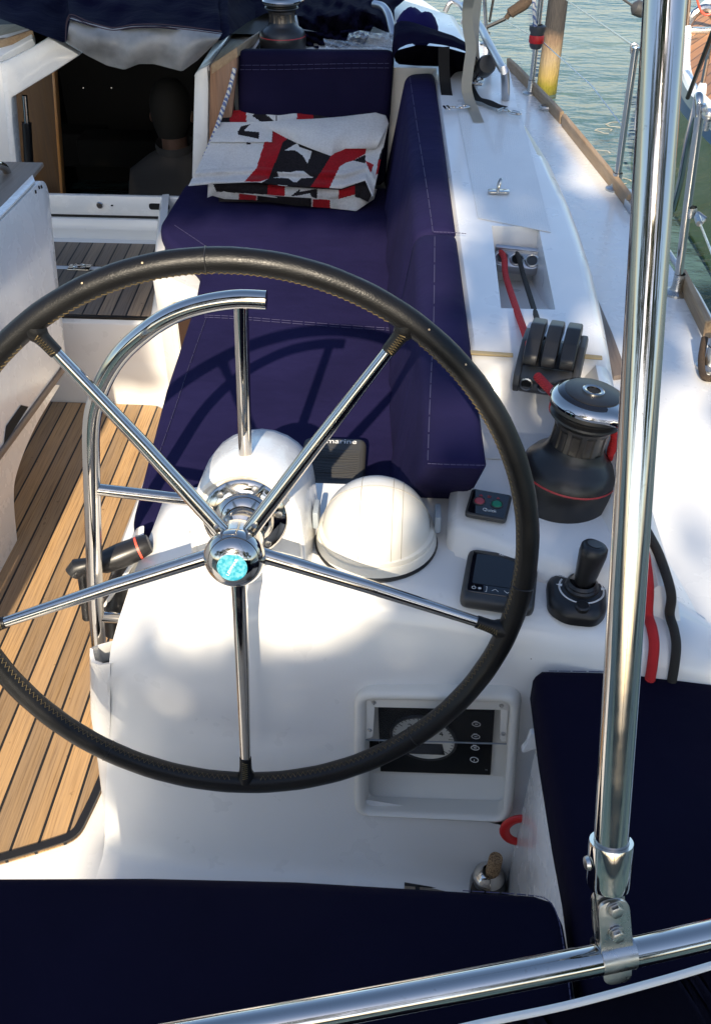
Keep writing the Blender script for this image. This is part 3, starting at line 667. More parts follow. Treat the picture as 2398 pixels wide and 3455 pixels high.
# engine panel in its recess
def EP(px, py, d=0.0): return W(px, py, pl=(.2, 1, -.15, 1.014 + d))
EN = Vector((-.2, -1, .15)).normalized()
fo = [EP(1196, 2322), EP(1758, 2332), EP(1725, 2768), EP(1196, 2742)]
fi = [EP(1234, 2352), EP(1720, 2362), EP(1695, 2745), EP(1231, 2727)]
o0 = (fo[0] + fo[2]) / 2; EX = (fo[1] - fo[0]).normalized(); EM = surf_m(o0, EX, fo[0] - fo[3]); EI = EM.inverted()
def l2(ps): return [(EI @ p).to_2d() for p in ps]
ep = thing('engine_gauges', 'recessed black engine panel with white tachometer and raised flap', 'engine panel', o0)
b = BM(); q0 = rpoly(l2(fo), .032, 8); q1 = rpoly(l2(fi), .016, 8)
lerp2 = lambda A, B, t: [a.lerp(c, t) for a, c in zip(A, B)]
rings = [(q0, -.030), (q0, .003), (lerp2(q0, q1, .15), .009), (lerp2(q0, q1, .5), .012), (lerp2(q0, q1, .85), .009), (q1, .001), (q1, -.03)]
loft(b, [[EM @ Vector((p.x, p.y, z)) for p in r] for r, z in rings], False); fix(b); obj('recess_frame', b, M['cream'], ep, 60)
b = BM()
pt = [EP(1222, 2345, .020), EP(1726, 2356, .020)]; pb = [EP(1238, 2608, .055), EP(1700, 2620, .055)]; sb_ = [EP(1226, 2752, .008), EP(1700, 2768, .008)]
mid = [a.lerp(c, .5) for a, c in zip(pb, sb_)]; mid = [m_ + Vector((0, 0, -.006)) for m_ in mid]
sheet(b, [pt, pb, mid, sb_]); 
b.faces.new([b.verts.new(p) for p in (pt[0], pb[0], mid[0], sb_[0], EP(1222, 2530, .0))]); b.faces.new([b.verts.new(p) for p in (pt[1], pb[1], mid[1], sb_[1], EP(1712, 2540, .0))])
obj('recess_tray', b, M['cream'], ep, 40)
PXv = (pt[1] - pt[0]).normalized(); PYv = (pt[0] - pb[0]).normalized(); PNv = PXv.cross(PYv).normalized()
def PP(px, py, d=0.0):
    n = PNv; return W(px, py, pl=(n.x, n.y, n.z, n.dot(pt[0] + PNv * d)))
b = BM(); prism(b, [PP(*p, .0004) for p in ((1276, 2380), (1668, 2392), (1654, 2610), (1284, 2598))], PNv * .004, .0015); prism(b, [PP(*p, .0004) for p in ((1232, 2500), (1278, 2500), (1284, 2560), (1232, 2570))], PNv * .003, .001)
obj('panel_face', b, M['panelblack'], ep, 30)
gc = PP(1428, 2490, .0045); gm = surf_m(gc, PXv, PYv); gr_ = (PP(1536, 2490, .0045) - gc).length
b = BM(); lathe(b, [(0, .0015), (gr_ * .95, .0015)], gm, 40); dl = obj('tachometer_dial', b, M['dial'], ep, 0)
b = BM(); lathe(b, [(gr_ * .95, .0), (gr_ * .95, .0035), (gr_ * 1.0, .004), (gr_ * 1.04, .0)], gm, 40); obj('dial_bezel', b, M['black'], dl)
b = BM(); prism(b, [gm @ Vector((x * gr_, y * gr_, .0017)) for x, y in ((-.62, -.72), (.55, -.72), (.55, -.22), (-.62, -.22))], gm.to_3x3() @ Vector((0, 0, .0006))); obj('hour_display', b, M['screen'], dl, 0)
b = BM()
for k in range(31):
    a = R(225 - k * 9); l_ = .86 if k % 5 else .78
    prism(b, [gm @ Vector((gr_ * (r * cos(a) - s_ * sin(a)), gr_ * (r * sin(a) + s_ * cos(a)), .0018)) for r, s_ in ((l_, -.012), (.93, -.012), (.93, .012), (l_, .012))], gm.to_3x3() @ Vector((0, 0, .0003)))
obj('dial_ticks', b, M['matt'], dl, 0)
for t_, a in (('1', 160), ('2', 118), ('3', 72), ('4', 22)):
    text('dial_number', t_, gr_ * .27, M['matt'], dl, gm @ Matrix.Translation((gr_ * .64 * cos(R(a)), gr_ * .64 * sin(R(a)), .0018)))
text('dial_caption', 'REV/MIN\nx1000', gr_ * .10, M['matt'], dl, gm @ Matrix.Translation((gr_ * .05, gr_ * .62, .0018)))
for px, py, t_ in ((1606, 2443, 0), (1604, 2485, 0), (1602, 2523, 0), (1599, 2563, 1)):
    c_ = PP(px, py, .0046); mm = surf_m(c_, PXv, PYv); b = BM(); rb = .0068
    tube(b, [mm @ Vector((rb * cos(a) * (1 if t_ else 1), rb * sin(a) * (1 if t_ else .8), .0003)) for a in [k * pi / 10 for k in range(20)]], .0008, 5, closed=True)
    if t_: box(b, mm @ Vector((0, 0, .0003)), (.0012, .001, .006), mm.to_3x3())
    else:
        box(b, mm @ Vector((0, rb * .95, .0003)), (.006, .0018, .001), mm.to_3x3()); box(b, mm @ Vector((0, 0, .0003)), (.005, .0012, .001), mm.to_3x3())
    obj('start_button', b, M['white'], ep, 0)
text('key_mark', 'M', .005, M['midgrey'], ep, surf_m(PP(1640, 2598, .0046), PXv, PYv))
# clear flap with its white U frame
FP = lambda px, py, d=0: EP(px, py, .004 - d)
b = BM(); prism(b, [FP(*p, .0005) for p in ((1237, 2357), (1717, 2366), (1708, 2508), (1234, 2494))], EN * .0025); obj('clear_flap', b, M['acryl'], ep, 0)
b = BM()
for pl_ in (((1236, 2354), (1718, 2364), (1716, 2394), (1262, 2384)), ((1236, 2354), (1264, 2384), (1258, 2482), (1250, 2488), (1234, 2490)), ((1688, 2392), (1717, 2364), (1707, 2500), (1692, 2500), (1686, 2490))):
    prism(b, [FP(*p, .0032) for p in pl_], EN * .0016, .0004)
obj('flap_frame', b, M['cream'], ep, 30)
b = BM(); prism(b, [FP(*p, .001) for p in ((1234, 2493), (1708, 2507), (1708, 2510), (1234, 2496))], EN * .002); obj('flap_lip', b, M['midgrey'], ep, 0)
b = BM()
for px, py in ((1261, 2370), (1691, 2381), (1247, 2463), (1697, 2475)): lathe(b, [(0, .003), (.003, .0024), (.0042, 0)], axis_m(FP(px, py, .0048), EN), 10)
obj('flap_screws', b, M['steel'], ep)

# compass ------------------------------------------------------------------------
cc = Vector((-.042, 1.258, .62)); cp = thing('compass', 'round compass under a cream domed cover on the console', 'compass', cc)
b = BM(); lathe(b, [(.1005, -.004), (.1035, .003), (.101, .008)], Matrix.Translation(cc), 48); obj('gasket', b, M['black'], cp)
tilt = Matrix.Translation(cc) @ Euler((R(9), 0, 0)).to_matrix().to_4x4()
b = BM(); lathe(b, [(.1015, .0), (.1005, .012), (.0985, .020), (.0945, .021)], Matrix.Translation(cc + Vector((0, 0, .003))), 48); obj('base_ring', b, M['cream'], cp)
b = BM(); lathe(b, [(.0945, .0215), (.0965, .026), (.0965, .034), (.0930, .037), (.0895, .038)], Matrix.Translation(cc) , 48); obj('cover_rim', b, M['cream'], cp)
prof = [(.0895, .036)] + [(.0885 * cos(t), .040 + .080 * sin(t)) for t in [k * pi / 2 / 12 for k in range(13)]]
b = BM(); lathe(b, prof, tilt, 56); obj('domed_cover', b, M['cream'], cp, 60)
b = BM()
def dome(lon, lat, e=.0004): return tilt @ Vector(((.0885 + e) * cos(lat) * cos(lon), (.0885 + e) * cos(lat) * sin(lon), .040 + (.080 + e) * sin(lat)))
def dpx(x, y):
    r = min(.999, math.hypot(x, y)); return tilt @ Vector((.0888 * x, .0888 * y, .040 + .0803 * math.sqrt(1 - r * r)))
for xx in (-.28, .30, .48):
    tube(b, [dpx(xx, math.sin(t) * math.sqrt(1 - xx * xx) * .995) for t in [(-.5 + k / 20) * pi for k in range(21)]], .0006, 5)
tube(b, [dpx(math.sin(t) * .98, .18) for t in [(-.5 + k / 20) * pi * .98 for k in range(21)]], .0006, 5)
obj('cover_seam', b, mat('seam_shadow', (.38, .35, .29), .7), cp)
for s in (-1, 1):
    b = BM(); box(b, cc + Vector((s * .1010, .012, .046)), (.010, .040, .034), bev=.003); obj('latch_tab', b, M['midgrey'], cp)

# tray with letters on the end of the cushion --------------------------------------
rb0 = W(1130, 1580, z=.55); rx = thing('instrument_cover', 'dark grey ribbed instrument cover lying on the end of the seat cushion', 'instrument cover', (rb0.x, rb0.y, .525))
TM = surf_m(Vector((-.135, 1.588, .531)), (1, .01, 0), (0, .97, .24))
b = BM(); pillow(b, rr(-.070, .058, -.070, .062, .018), .034, .013, TM, .004, .006); rbody = obj('cover_shell', b, M['grey'], rx)
b = BM()
for k in range(13):
    tube(b, smooth_pts([TM @ Vector((-.062, -.05 + k * .0065, .0375)), TM @ Vector((-.0, -.055 + k * .0065 + .004 * sin(k), .0388)), TM @ Vector((.047, -.042 + k * .0052, .0375))], 6), .0011, 5)
for k in range(6): box(b, TM @ Vector((-.010 + k * .009, -.064, .031)), (.003, .009, .006), TM.to_3x3())
obj('cover_ribs', b, M['grey'], rx)
text('letters', 'Raymarine', .017, M['white'], rx, TM @ Matrix.Translation((-.008, .043, .0388)), .0003, width=.092)

# bow thruster panel ----------------------------------------------------------------
q4 = [W(*p, pl=(0, -.07, 1, .665 - .07 * 1.25 + .013)) for p in ((1580, 1652), (1716, 1676), (1717, 1762), (1584, 1741))]
tp = thing('thruster_control', 'black bow thruster panel with a red and a green button', 'control panel', (q4[0] + q4[2]) / 2)
tm = surf_m((q4[0] + q4[2]) / 2, q4[1] - q4[0], q4[0] - q4[3]); wx = (q4[1] - q4[0]).length; wy = (q4[0] - q4[3]).length
b = BM(); pillow(b, rr(-wx / 2, wx / 2, -wy / 2, wy / 2, .008), .010, .003, tm @ Matrix.Translation((0, 0, -.006)), 0, .006); obj('panel_base', b, M['grey'], tp)
b = BM(); b.faces.new([b.verts.new(tm @ Vector((p.x, p.y, .0045))) for p in rr(-wx / 2 + .004, wx / 2 - .004, -wy / 2 + .004, wy / 2 - .004, .005)]); obj('panel_plate', b, M['gloss'], tp, 0)
for x, m_ in ((-.016, 'pink'), (.013, 'green')):
    b = BM(); lathe(b, [(0, .0024), (.0072, .0022), (.0085, .0008), (.0085, 0)], tm @ Matrix.Translation((x, .002, .0045)), 20); o2 = obj('button', b, M[m_], tp); o2['label'] = 'red round button' if m_ == 'pink' else 'green round button'
    b = BM(); lathe(b, [(.0092, 0), (.0092, .0012), (.0108, .0012), (.0108, 0)], tm @ Matrix.Translation((x, .002, .0045)), 20); obj('button_ring', b, M['grey'], o2)
b = BM()
for x in (-.016, .013): prism(b, [tm @ Vector((x + a * .003, .018 + c_ * .0025, .0047)) for a, c_ in ((-1, -1), (1, -1), (0, 1))], tm.to_3x3() @ Vector((0, 0, .0003)))
for k in range(3): box(b, tm @ Vector((-.002, .015 + k * .0022, .0048)), (.006, .0006, .0003), tm.to_3x3())
obj('panel_symbols', b, M['redl'], tp, 0)
text('letters', 'Quick', .0095, M['white'], tp, tm @ Matrix.Translation((.004, -.0165, .0047)), .0002)

# autopilot display -------------------------------------------------------------------
q4 = [W(*p, z=.640) for p in ((1582, 1846), (1806, 1876), (1800, 2062), (1574, 2012))]
ap = thing('autopilot_display', 'grey autopilot display with dark screen beside the wheel rim', 'display', (q4[0] + q4[2]) / 2 - Vector((0, 0, .02)))
tm = surf_m((q4[0] + q4[2]) / 2, q4[1] - q4[0], q4[0] - q4[3]); wx = (q4[1] - q4[0]).length; wy = (q4[0] - q4[3]).length
b = BM(); pillow(b, rr(-wx / 2 - .003, wx / 2 + .003, -wy / 2 - .003, wy / 2 + .003, .014), .024, .009, tm @ Matrix.Translation((0, 0, -.021)), 0, .006); obj('bezel', b, M['grey'], ap)
b = BM(); pillow(b, rr(-wx / 2 + .005, wx / 2 - .005, -wy / 2 + .014, wy / 2 - .003, .007), .004, .0015, tm @ Matrix.Translation((0, 0, .0005)), 0, .006); obj('front_glass', b, M['gloss'], ap)
b = BM(); b.faces.new([b.verts.new(tm @ Vector((p.x, p.y, .0052))) for p in rr(-wx / 2 + .012, wx / 2 - .012, -wy / 2 + .033, wy / 2 - .014, .003)]); obj('screen', b, M['screen'], ap, 0)
text('letters', 'Raymarine', .0062, M['white'], ap, tm @ Matrix.Translation((.006, wy / 2 - .0085, .0048)), .0002)
b = BM(); yk = -wy / 2 + .0235
tube(b, [tm @ Vector((-wx / 2 + .016 + .003 * cos(a), yk + .003 * sin(a), .0048)) for a in [R(120 + k * 30) for k in range(11)]], .0005, 4); box(b, tm @ Vector((-wx / 2 + .016, yk + .003, .0048)), (.0008, .003, .0004), tm.to_3x3())
for k in range(4): box(b, tm @ Vector((-wx / 2 + .025, yk, .0048)), (.0007, .006, .0004), tm.to_3x3() @ Euler((0, 0, k * pi / 4)).to_matrix())
tube(b, [tm @ Vector((-wx / 2 + .035 + x, yk + y, .0048)) for x, y in ((-.001, .006), (.001, .006), (.001, -.006), (-.001, -.006))], .0004, 4)
for x0_, s in ((.049, 1), (.068, -1), (.083, 1)): tube(b, [tm @ Vector((-wx / 2 + x0_ + x, yk + s * y, .0048)) for x, y in ((-.005, -.002), (0, .0028), (.005, -.002))], .0005, 4)
obj('key_symbols', b, M['white'], ap, 0)

# joystick ---------------------------------------------------------------------------
jc = Vector((.276, 1.13, .622)); js = thing('joystick_control', 'black joystick on a shield shaped base beside the autopilot display', 'joystick', jc)
jm = Matrix.Translation(jc) @ Euler((0, 0, R(-5))).to_matrix().to_4x4()
sh = rpoly([(-.046, .030), (-.030, .048), (.036, .048), (.047, .028), (.045, -.028), (.028, -.052), (-.018, -.052), (-.044, -.030)], .028, 6)
b = BM(); secs = []
for s, z in ((1.0, -.004), (1.0, .008), (.97, .013), (.86, .019), (.74, .022)): secs.append([jm @ Vector((p.x * s, p.y * s, z)) for p in sh])
loft(b, secs); fix(b); obj('joystick_base', b, M['black'], js, 45)
b = BM(); lathe(b, [(.027, .020), (.026, .026), (.023, .029), (.024, .032), (.020, .036)], jm @ Matrix.Translation((.006, .008, 0)), 28); obj('boot', b, M['matt'], js)
kn = jm @ Matrix.Translation((.008, .010, .03)) @ Euler((R(-8), R(6), 0)).to_matrix().to_4x4()
b = BM(); secs = []
for r, z in ((.015, 0), (.0165, .01), (.0195, .035), (.0215, .055), (.0205, .066), (.0165, .071), (.012, .0715)):
    secs.append([kn @ Vector((r * cos(a) * (1.0 + .06 * cos(3 * a)), r * sin(a) * (1.0 + .06 * cos(3 * a)), z)) for a in [k * 2 * pi / 24 for k in range(24)]])
loft(b, secs); fix(b); obj('stick', b, M['black'], js, 50)
b = BM(); lathe(b, [(.011, .0715), (.011, .0725), (.0, .0725)], kn, 20); obj('stick_cap', b, M['matt'], js)
b = BM()
for r in (.0335, .0350):
    for a0_, a1_ in ((150, 262), (278, 392)):
        tube(b, [jm @ Vector((.006 + r * cos(R(a)), .006 + r * sin(R(a)), .0222 - max(0, (abs(.006 + r * cos(R(a))) - .032)) * .3)) for a in range(a0_, a1_ + 1, 7)], .0006, 4)
for a in (175, 270, 365):
    v0 = Vector((cos(R(a)), sin(R(a)), 0)); n0 = Vector((-v0.y, v0.x, 0)); c0 = Vector((.006, .006, .0222))
    prism(b, [jm @ (c0 + v0 * .030 + n0 * .003), jm @ (c0 + v0 * .030 - n0 * .003), jm @ (c0 + v0 * .039)], (0, 0, .0005))
obj('direction_ring', b, M['white'], js, 0)
b = BM(); lathe(b, [(.0115, .018), (.0115, .024), (.009, .026), (0, .0255)], jm @ Matrix.Translation((.006, -.036, 0)), 20); obj('base_button', b, M['matt'], js)
b = BM(); lathe(b, [(.004, .02), (.004, .0245), (0, .025)], jm @ Matrix.Translation((-.022, .036, 0)), 12); obj('indicator_lamp', b, M['midgrey'], js)
text('letters', 'COMMAND', .0042, M['white'], js, jm @ Matrix.Translation((-.022, .028, .0228)) @ Euler((0, 0, R(-14))).to_matrix().to_4x4(), .0002)

# ================================================================== STEERING WHEEL
wx_, wy_ = frame(NW); RW = .42
wa = NW.cross(Vector((0, 0, 1))).normalized() * -1; wa = wa if wa.x > 0 else -wa; wb_ = NW.cross(wa); wb_ = wb_ if wb_.z > 0 else -wb_
def WP(a, r, d=0.0):            # a clockwise from top seen from the helm, d along the axle towards the helmsman
    return WC + wa * (r * sin(a)) + wb_ * (r * cos(a)) + NW * d
sw = thing('steering_wheel', 'large leather rimmed steering wheel with five polished steel spokes', 'steering wheel', WC)
b = BM(); tube(b, [WP(2 * pi * k / 160, RW) for k in range(160)], [.0168 + .0002 * sin(k * 1.7) for k in range(160)], 18, closed=True); rim = obj('rim', b, M['leather'], sw, 60)
b = BM()
for a in (-2.0, 140.5, 96.5, 212.0, 260):                    # stitched joints in the leather
    a = R(a); c0 = WP(a, RW); rad = (WP(a, 1) - WC).normalized()
    tube(b, [c0 + rad * (.0171 * cos(t)) + NW * (.0171 * sin(t)) for t in [k * pi / 10 for k in range(20)]], .0009, 5, closed=True)
obj('leather_joint', b, M['matt'], rim)['kind'] = 'stuff'
SPK = [R(a) for a in (-36.5, 35.5, 107.5, 180.5, 251.5)]
b = BM(); st_pts = []
n_ = 620
for k in range(n_):
    a = 2 * pi * k / n_
    if any(abs((a - s + pi) % (2 * pi) - pi) < .055 for s in SPK): 
        if len(st_pts) > 1: tube(b, st_pts, .0006, 4)
        st_pts = []; continue
    ph = R(26) + (R(24) if k % 2 else R(-24)) * .5
    rad = (WP(a, 1) - WC).normalized(); st_pts.append(WP(a, RW) - rad * (.0173 * cos(ph)) + NW * (.0173 * sin(ph)))
if len(st_pts) > 1: tube(b, st_pts, .0006, 4)
for a in SPK:
    rad = (WP(a, 1) - WC).normalized(); tn = NW.cross(rad)
    tube(b, [WP(a, RW - .018 - .029 * t, .0135 - .004 * t) + tn * ((.004 if int(t * 16) % 2 else -.004)) for t in [k / 16 for k in range(17)]], .0008, 4)
obj('stitching', b, M['thread'], rim, 0)
b = BM()
for a in (-13, -24, 38, 47):                      # scuffs where the leather is worn through
    a = R(a + .5); rad = (WP(a, 1) - WC).normalized(); lathe(b, [(0, .0004), (.0015, .0002)], axis_m(WP(a, RW) + rad * .0088 + NW * .0143, rad * .53 + NW * .85), 6)
obj('leather_scuffs', b, mat('bare_leather', (.5, .38, .24), .8), rim, 0)
HD = -.022
for a in SPK:
    b = BM(); rad = (WP(a, 1) - WC).normalized()
    tube(b, [WP(a, .036, HD), WP(a, .2, HD * .75), WP(a, .36, HD * .15), WP(a, RW - .01, 0)], [.0122, .0108, .0085, .0078], 18); s_ = obj('spoke', b, M['chrome'], sw, 60)
    b = BM(); tube(b, smooth_pts([WP(a, RW - .006, 0), WP(a, RW - .018, 0), WP(a, RW - .027, 0), WP(a, RW - .049, HD * .12)], 5), [.0160, .0158, .0154, .0149, .0143, .0135, .0127, .0120, .0113, .0108, .0104, .0101, .0099, .0098, .0097, .0096], 16); obj('leather_sleeve', b, M['leather'], s_, 60)
hm = axis_m(WC, NW, wb_)
b = BM(); lathe(b, [(.030, -.130), (.030, -.075), (.036, -.07), (.036, -.058), (.031, -.055), (.031, -.045), (.037, -.042), (.037, -.004), (.034, -.002)], hm, 40); obj('hub', b, M['chrome'], sw, 40)
b = BM(); lathe(b, [(.034, -.002), (.0425, .0), (.0445, .006), (.0445, .012), (.042, .020), (.036, .030), (.028, .036), (.0215, .038)], hm, 44); cap = obj('hub_cap', b, M['chrome'], sw, 40)
b = BM(); lathe(b, [(.0215, .038), (.0205, .0385), (.0195, .0372), (0, .0372)], hm, 36); em = obj('emblem', b, M['cyan'], cap, 40)
text('emblem_letters', 'LEWMAR', .0062, M['white'], em, surf_m(WC + NW * .0374, wa * .5 + wb_ * .866, -wa * .866 + wb_ * .5), .0003, width=.030)
b = BM(); lathe(b, [(.066, -.130), (.066, -.122), (.062, -.118), (.046, -.115), (.040, -.105), (.031, -.10)], hm, 44); obj('bearing_flange', b, M['chrome'], sw, 40)
b = BM()
for k in range(6):
    a = R(k * 60 + 20); lathe(b, [(0, .003), (.005, .002), (.006, 0)], axis_m(WP(a, .054, -.117), NW), 10)
obj('flange_bolt', b, M['steel'], sw)

# ================================================================== TUBE GUARD FORWARD OF THE WHEEL
GY = 1.222
gd = thing('tube_guard', 'curved stainless instrument guard tube standing in front of the wheel', 'grab rail', W(335, 2170, y=GY))
gp = [W(*p, y=GY) for p in ((899, 1013), (797, 1010), (677, 1029), (572, 1067), (481, 1127), (406, 1198), (353, 1281), (320, 1371), (309, 1450), (309, 1552), (313, 1699), (322, 2000), (335, 2190))]
b = BM(); tube(b, smooth_pts(gp, 6), .0135, 20); obj('bent_tube', b, M['chrome'], gd, 60)
b = BM(); tube(b, [W(813, 1022, y=GY), W(828, 1532, y=GY + .02)], .0105, 16); obj('post', b, M['chrome'], gd, 60)
b = BM(); tube(b, [W(320, 1650, y=GY), W(650, 1688, y=GY + .02)], .0100, 16); obj('crossbar', b, M['chrome'], gd, 60)
b = BM(); tube(b, [W(330, 2080, y=GY), W(440, 2086, y=GY + .02)], .0100, 16); obj('crossbar', b, M['chrome'], gd, 60)

# engine lever ------------------------------------------------------------------------
lx = thing('engine_lever', 'black engine lever with an orange ring beside the console', 'lever', (-.53, 1.33, .36))
L0, L1_ = W(350, 1898, y=1.27), W(500, 1838, y=1.30)
d_ = (L1_ - L0)
b = BM(); tube(b, [L0 - d_ * .12, L0, L0 + d_ * .4, L0 + d_ * .8, L0 + d_ * .97, L0 + d_ * 1.04, L0 + d_ * 1.06], [.016, .0205, .023, .0215, .020, .018, .012], 20); grp = obj('grip', b, M['matt'], lx, 50)
b = BM(); c0 = L0 + d_ * .80; lathe(b, [(.0213, -.002), (.0222, -.002), (.0222, .002), (.0213, .002)], axis_m(c0, d_), 24); obj('grip_ring', b, M['coral'], grp)
b = BM(); tube(b, smooth_pts([L0 - d_ * .1, W(283, 1925, y=1.27), W(288, 2000, y=1.27), W(296, 2085, y=1.27)], 5), .0095, 12); tube(b, [W(244, 1935, y=1.265), W(262, 1915, y=1.27), W(300, 1905, y=1.275)], [.014, .017, .013], 14); obj('shank', b, M['black'], lx)
b = BM(); tube(b, smooth_pts([W(430, 1895, y=1.33), W(405, 1960, y=1.33), W(395, 2020, y=1.32), W(385, 2140, y=1.30)], 5), [.014] * 5 + [.019] * 5 + [.024] * 4 + [.018] * 2, 14); obj('lever_arm', b, M['black'], lx)
# ================================================================== WINCHES AND ROPES
def winch(loc, label, cat='winch', group='sheet winches'):
    t = thing('sheet_winch', label, cat, loc, group); m_ = Matrix.Translation(loc)
    b = BM(); lathe(b, [(.0785, -.03), (.0785, .0), (.0795, .012), (.0795, .028), (.078, .034)], m_, 56)
    lathe(b, [(.078, .0365), (.0755, .046), (.066, .058), (.054, .066), (.048, .074), (.045, .084)], m_, 56); bs = obj('winch_base', b, M['matt'], t, 50)
    b = BM(); lathe(b, [(.0785, .0335), (.0792, .035), (.0785, .0368)], m_, 56); obj('red_band', b, M['redl'], bs)
    b = BM(); secs = []
    for k in range(120):
        a = 2 * pi * k / 120; f_ = (k % 10) / 10; fl = .0022 if 1 <= k % 10 <= 6 else 0
        secs.append([m_ @ Vector((r * cos(a), r * sin(a), z)) for r, z in ((.0455, .070), (.0462 - fl * .2, .076), (.0448 - fl, .084), (.0438 - fl, .10), (.0438 - fl, .112), (.046 - fl * .3, .118), (.047, .124))])
    secs.append(secs[0]); loft(b, secs, False, False); bmesh.ops.remove_doubles(b, verts=b.verts, dist=1e-6); fix(b); obj('drum', b, M['drum'], t, 25)
    b = BM(); lathe(b, [(.047, .122), (.053, .128), (.057, .131), (.056, .134), (.050, .137), (.050, .140), (.058, .143), (.0615, .147), (.0605, .152)], m_, 56); obj('rope_jaw', b, M['black'], t, 40)
    b = BM(); secs = []
    for k in range(64):
        a = 2 * pi * k / 64; da = (a - R(-52) + pi) % (2 * pi) - pi; bl = .013 * math.exp(-(da / .28) ** 2)
        secs.append([m_ @ Vector((r * cos(a), r * sin(a), z)) for r, z in ((.056, .151), (.0615 + bl, .1525 - bl * .3), (.0635 + bl, .157), (.061 + bl, .162), (.054 + bl * .8, .1665), (.047 + bl * .4, .169), (.044, .1698))])
    secs.append(secs[0]); loft(b, secs, False, False); bmesh.ops.remove_doubles(b, verts=b.verts, dist=1e-6); fix(b); cap = obj('chrome_cap', b, M['chrome'], t, 40)
    b = BM(); lathe(b, [(.0565, .1632), (.0535, .1672), (.047, .1696), (.0440, .1704)], m_, 56, R(20), R(290)); fix(b); obj('cap_inlay', b, M['gloss'], cap)
    b = BM(); lathe(b, [(.0442, .1695), (.0442, .1712), (.0430, .1718), (.016, .1722)], m_, 48); obj('cap_plate', b, M['black'], cap)
    b = BM(); lathe(b, [(.0175, .1715), (.0172, .1745), (.0150, .1755), (.0112, .1745), (.0108, .172)], m_, 32); hd = obj('handle_socket', b, M['chrome'], cap)
    b = BM(); prism(b, [m_ @ Vector(((.0112 if k % 2 else .0088) * cos(k * pi / 8), (.0112 if k % 2 else .0088) * sin(k * pi / 8), .1722)) for k in range(16)], (0, 0, .0012)); obj('socket_star', b, M['dark'], hd, 0)
    return t
w1 = winch((.272, 1.345, .679), 'large black sheet winch with chrome cap beside the rope clutch')
w2 = dup(w1, W(955, 152, z=.895), 'smaller looking black winch far behind the upright navy cushion', rotz=R(60), scale=1.0); w2.scale = (1, 1, .88)
def rope_obj(name, pts, r, m, label, sub=6):
    b = BM(); P = smooth_pts(pts, sub); tube(b, P, r, 10); o = obj(name, b, m, None, 70); return tag(o, label, 'rope')
fl = W(1745, 880, z=.775)
rope_obj('rope', [W(1670, 800, z=.72), W(1675, 835, z=.765), fl + Vector((-.032, -.01, .012)), W(1705, 930, z=.79), W(1740, 1040, z=.815), W(1770, 1125, z=.835), W(1790, 1190, z=.84)], .0068, M['rred'], 'red rope running from the recessed fairlead to the rope clutch')
rope_obj('rope', [W(1720, 830, z=.74), fl + Vector((.0, .005, .010)), W(1765, 930, z=.78), W(1790, 1010, z=.80), W(1815, 1090, z=.825), W(1830, 1140, z=.835)], .0055, M['rblack'], 'thin black rope beside the red rope leaving the fairlead')
cl0 = W(1825, 1275, z=.81); XR = W(2210, 2200, z=.61).x; XB = W(2287, 2210, z=.61).x
wl = Vector((.290, 1.347, .679 + .137)); w1.scale = (1.03, 1.03, 1.12); w1.rotation_euler = (R(-2), R(7), 0)
rope_obj('rope', [W(1812, 1270, z=.825), W(1840, 1300, z=.825), W(1870, 1335, z=.83), wl + Vector((-.046, .028, .0)), wl + Vector((-.01, .054, -.008)), wl + Vector((.035, .043, -.02)), wl + Vector((.054, .01, -.03)), W(2062, 1535, z=.745), W(2100, 1600, z=.73), W(2150, 1750, z=.71), W(2185, 1950, z=.685), Vector((XR - .004, 1.100, .630)), Vector((XR - .002, 1.073, .625)), Vector((XR, 1.053, .613)), Vector((XR, 1.040, .592)), Vector((XR, 1.032, .566)), Vector((XR, 1.026, .535))], .0080, M['rred'], 'thick red rope wound round the near winch and hanging aft behind the pole')
rope_obj('rope', [W(2130, 1700, z=.72), W(2185, 1800, z=.705), W(2225, 1880, z=.695), W(2262, 2000, z=.675), Vector((XB - .004, 1.100, .630)), Vector((XB - .002, 1.073, .625)), Vector((XB, 1.053, .613)), Vector((XB, 1.040, .592)), Vector((XB, 1.032, .566)), Vector((XB, 1.026, .535))], .0075, M['rblack'], 'thick black rope hanging aft beside the red one')
# rope fairlead block in the recess
fb = thing('rope_fairlead', 'grey alloy fairlead with three rope holes sunk in the coaming', 'fairlead', fl)
fm = surf_m(fl + Vector((0, .012, .0)), (1, -.22, -.0), (.25, .8, .6))
b = BM(); prism(b, [fm @ Vector((p.x, p.y, .0)) for p in rr(-.052, .052, -.022, .022, .02)], fm.to_3x3() @ Vector((0, 0, -.03)), .003); obj('fairlead_body', b, M['alloy'], fb)
b = BM(); prism(b, [fm @ Vector((p.x, p.y, -.03)) for p in rr(-.053, .053, .020, .028, .003)], fm.to_3x3() @ Vector((0, 0, .036)), .002); obj('cover_plate', b, M['alloy'], fb)
for k in (-1, 0, 1):
    b = BM(); lathe(b, [(.017, .0), (.0165, .003), (.0145, .004), (.0125, .003), (.0115, -.002)], fm @ Matrix.Translation((k * .034, -.002, 0)), 24); r_ = obj('rope_hole', b, M['steel'], fb)
    b = BM(); lathe(b, [(.0115, .0012), (0, .0012)], fm @ Matrix.Translation((k * .034, -.002, 0)), 24); obj('hole_depth', b, M['dark'] if k == 0 else M['grey'], r_, 0)
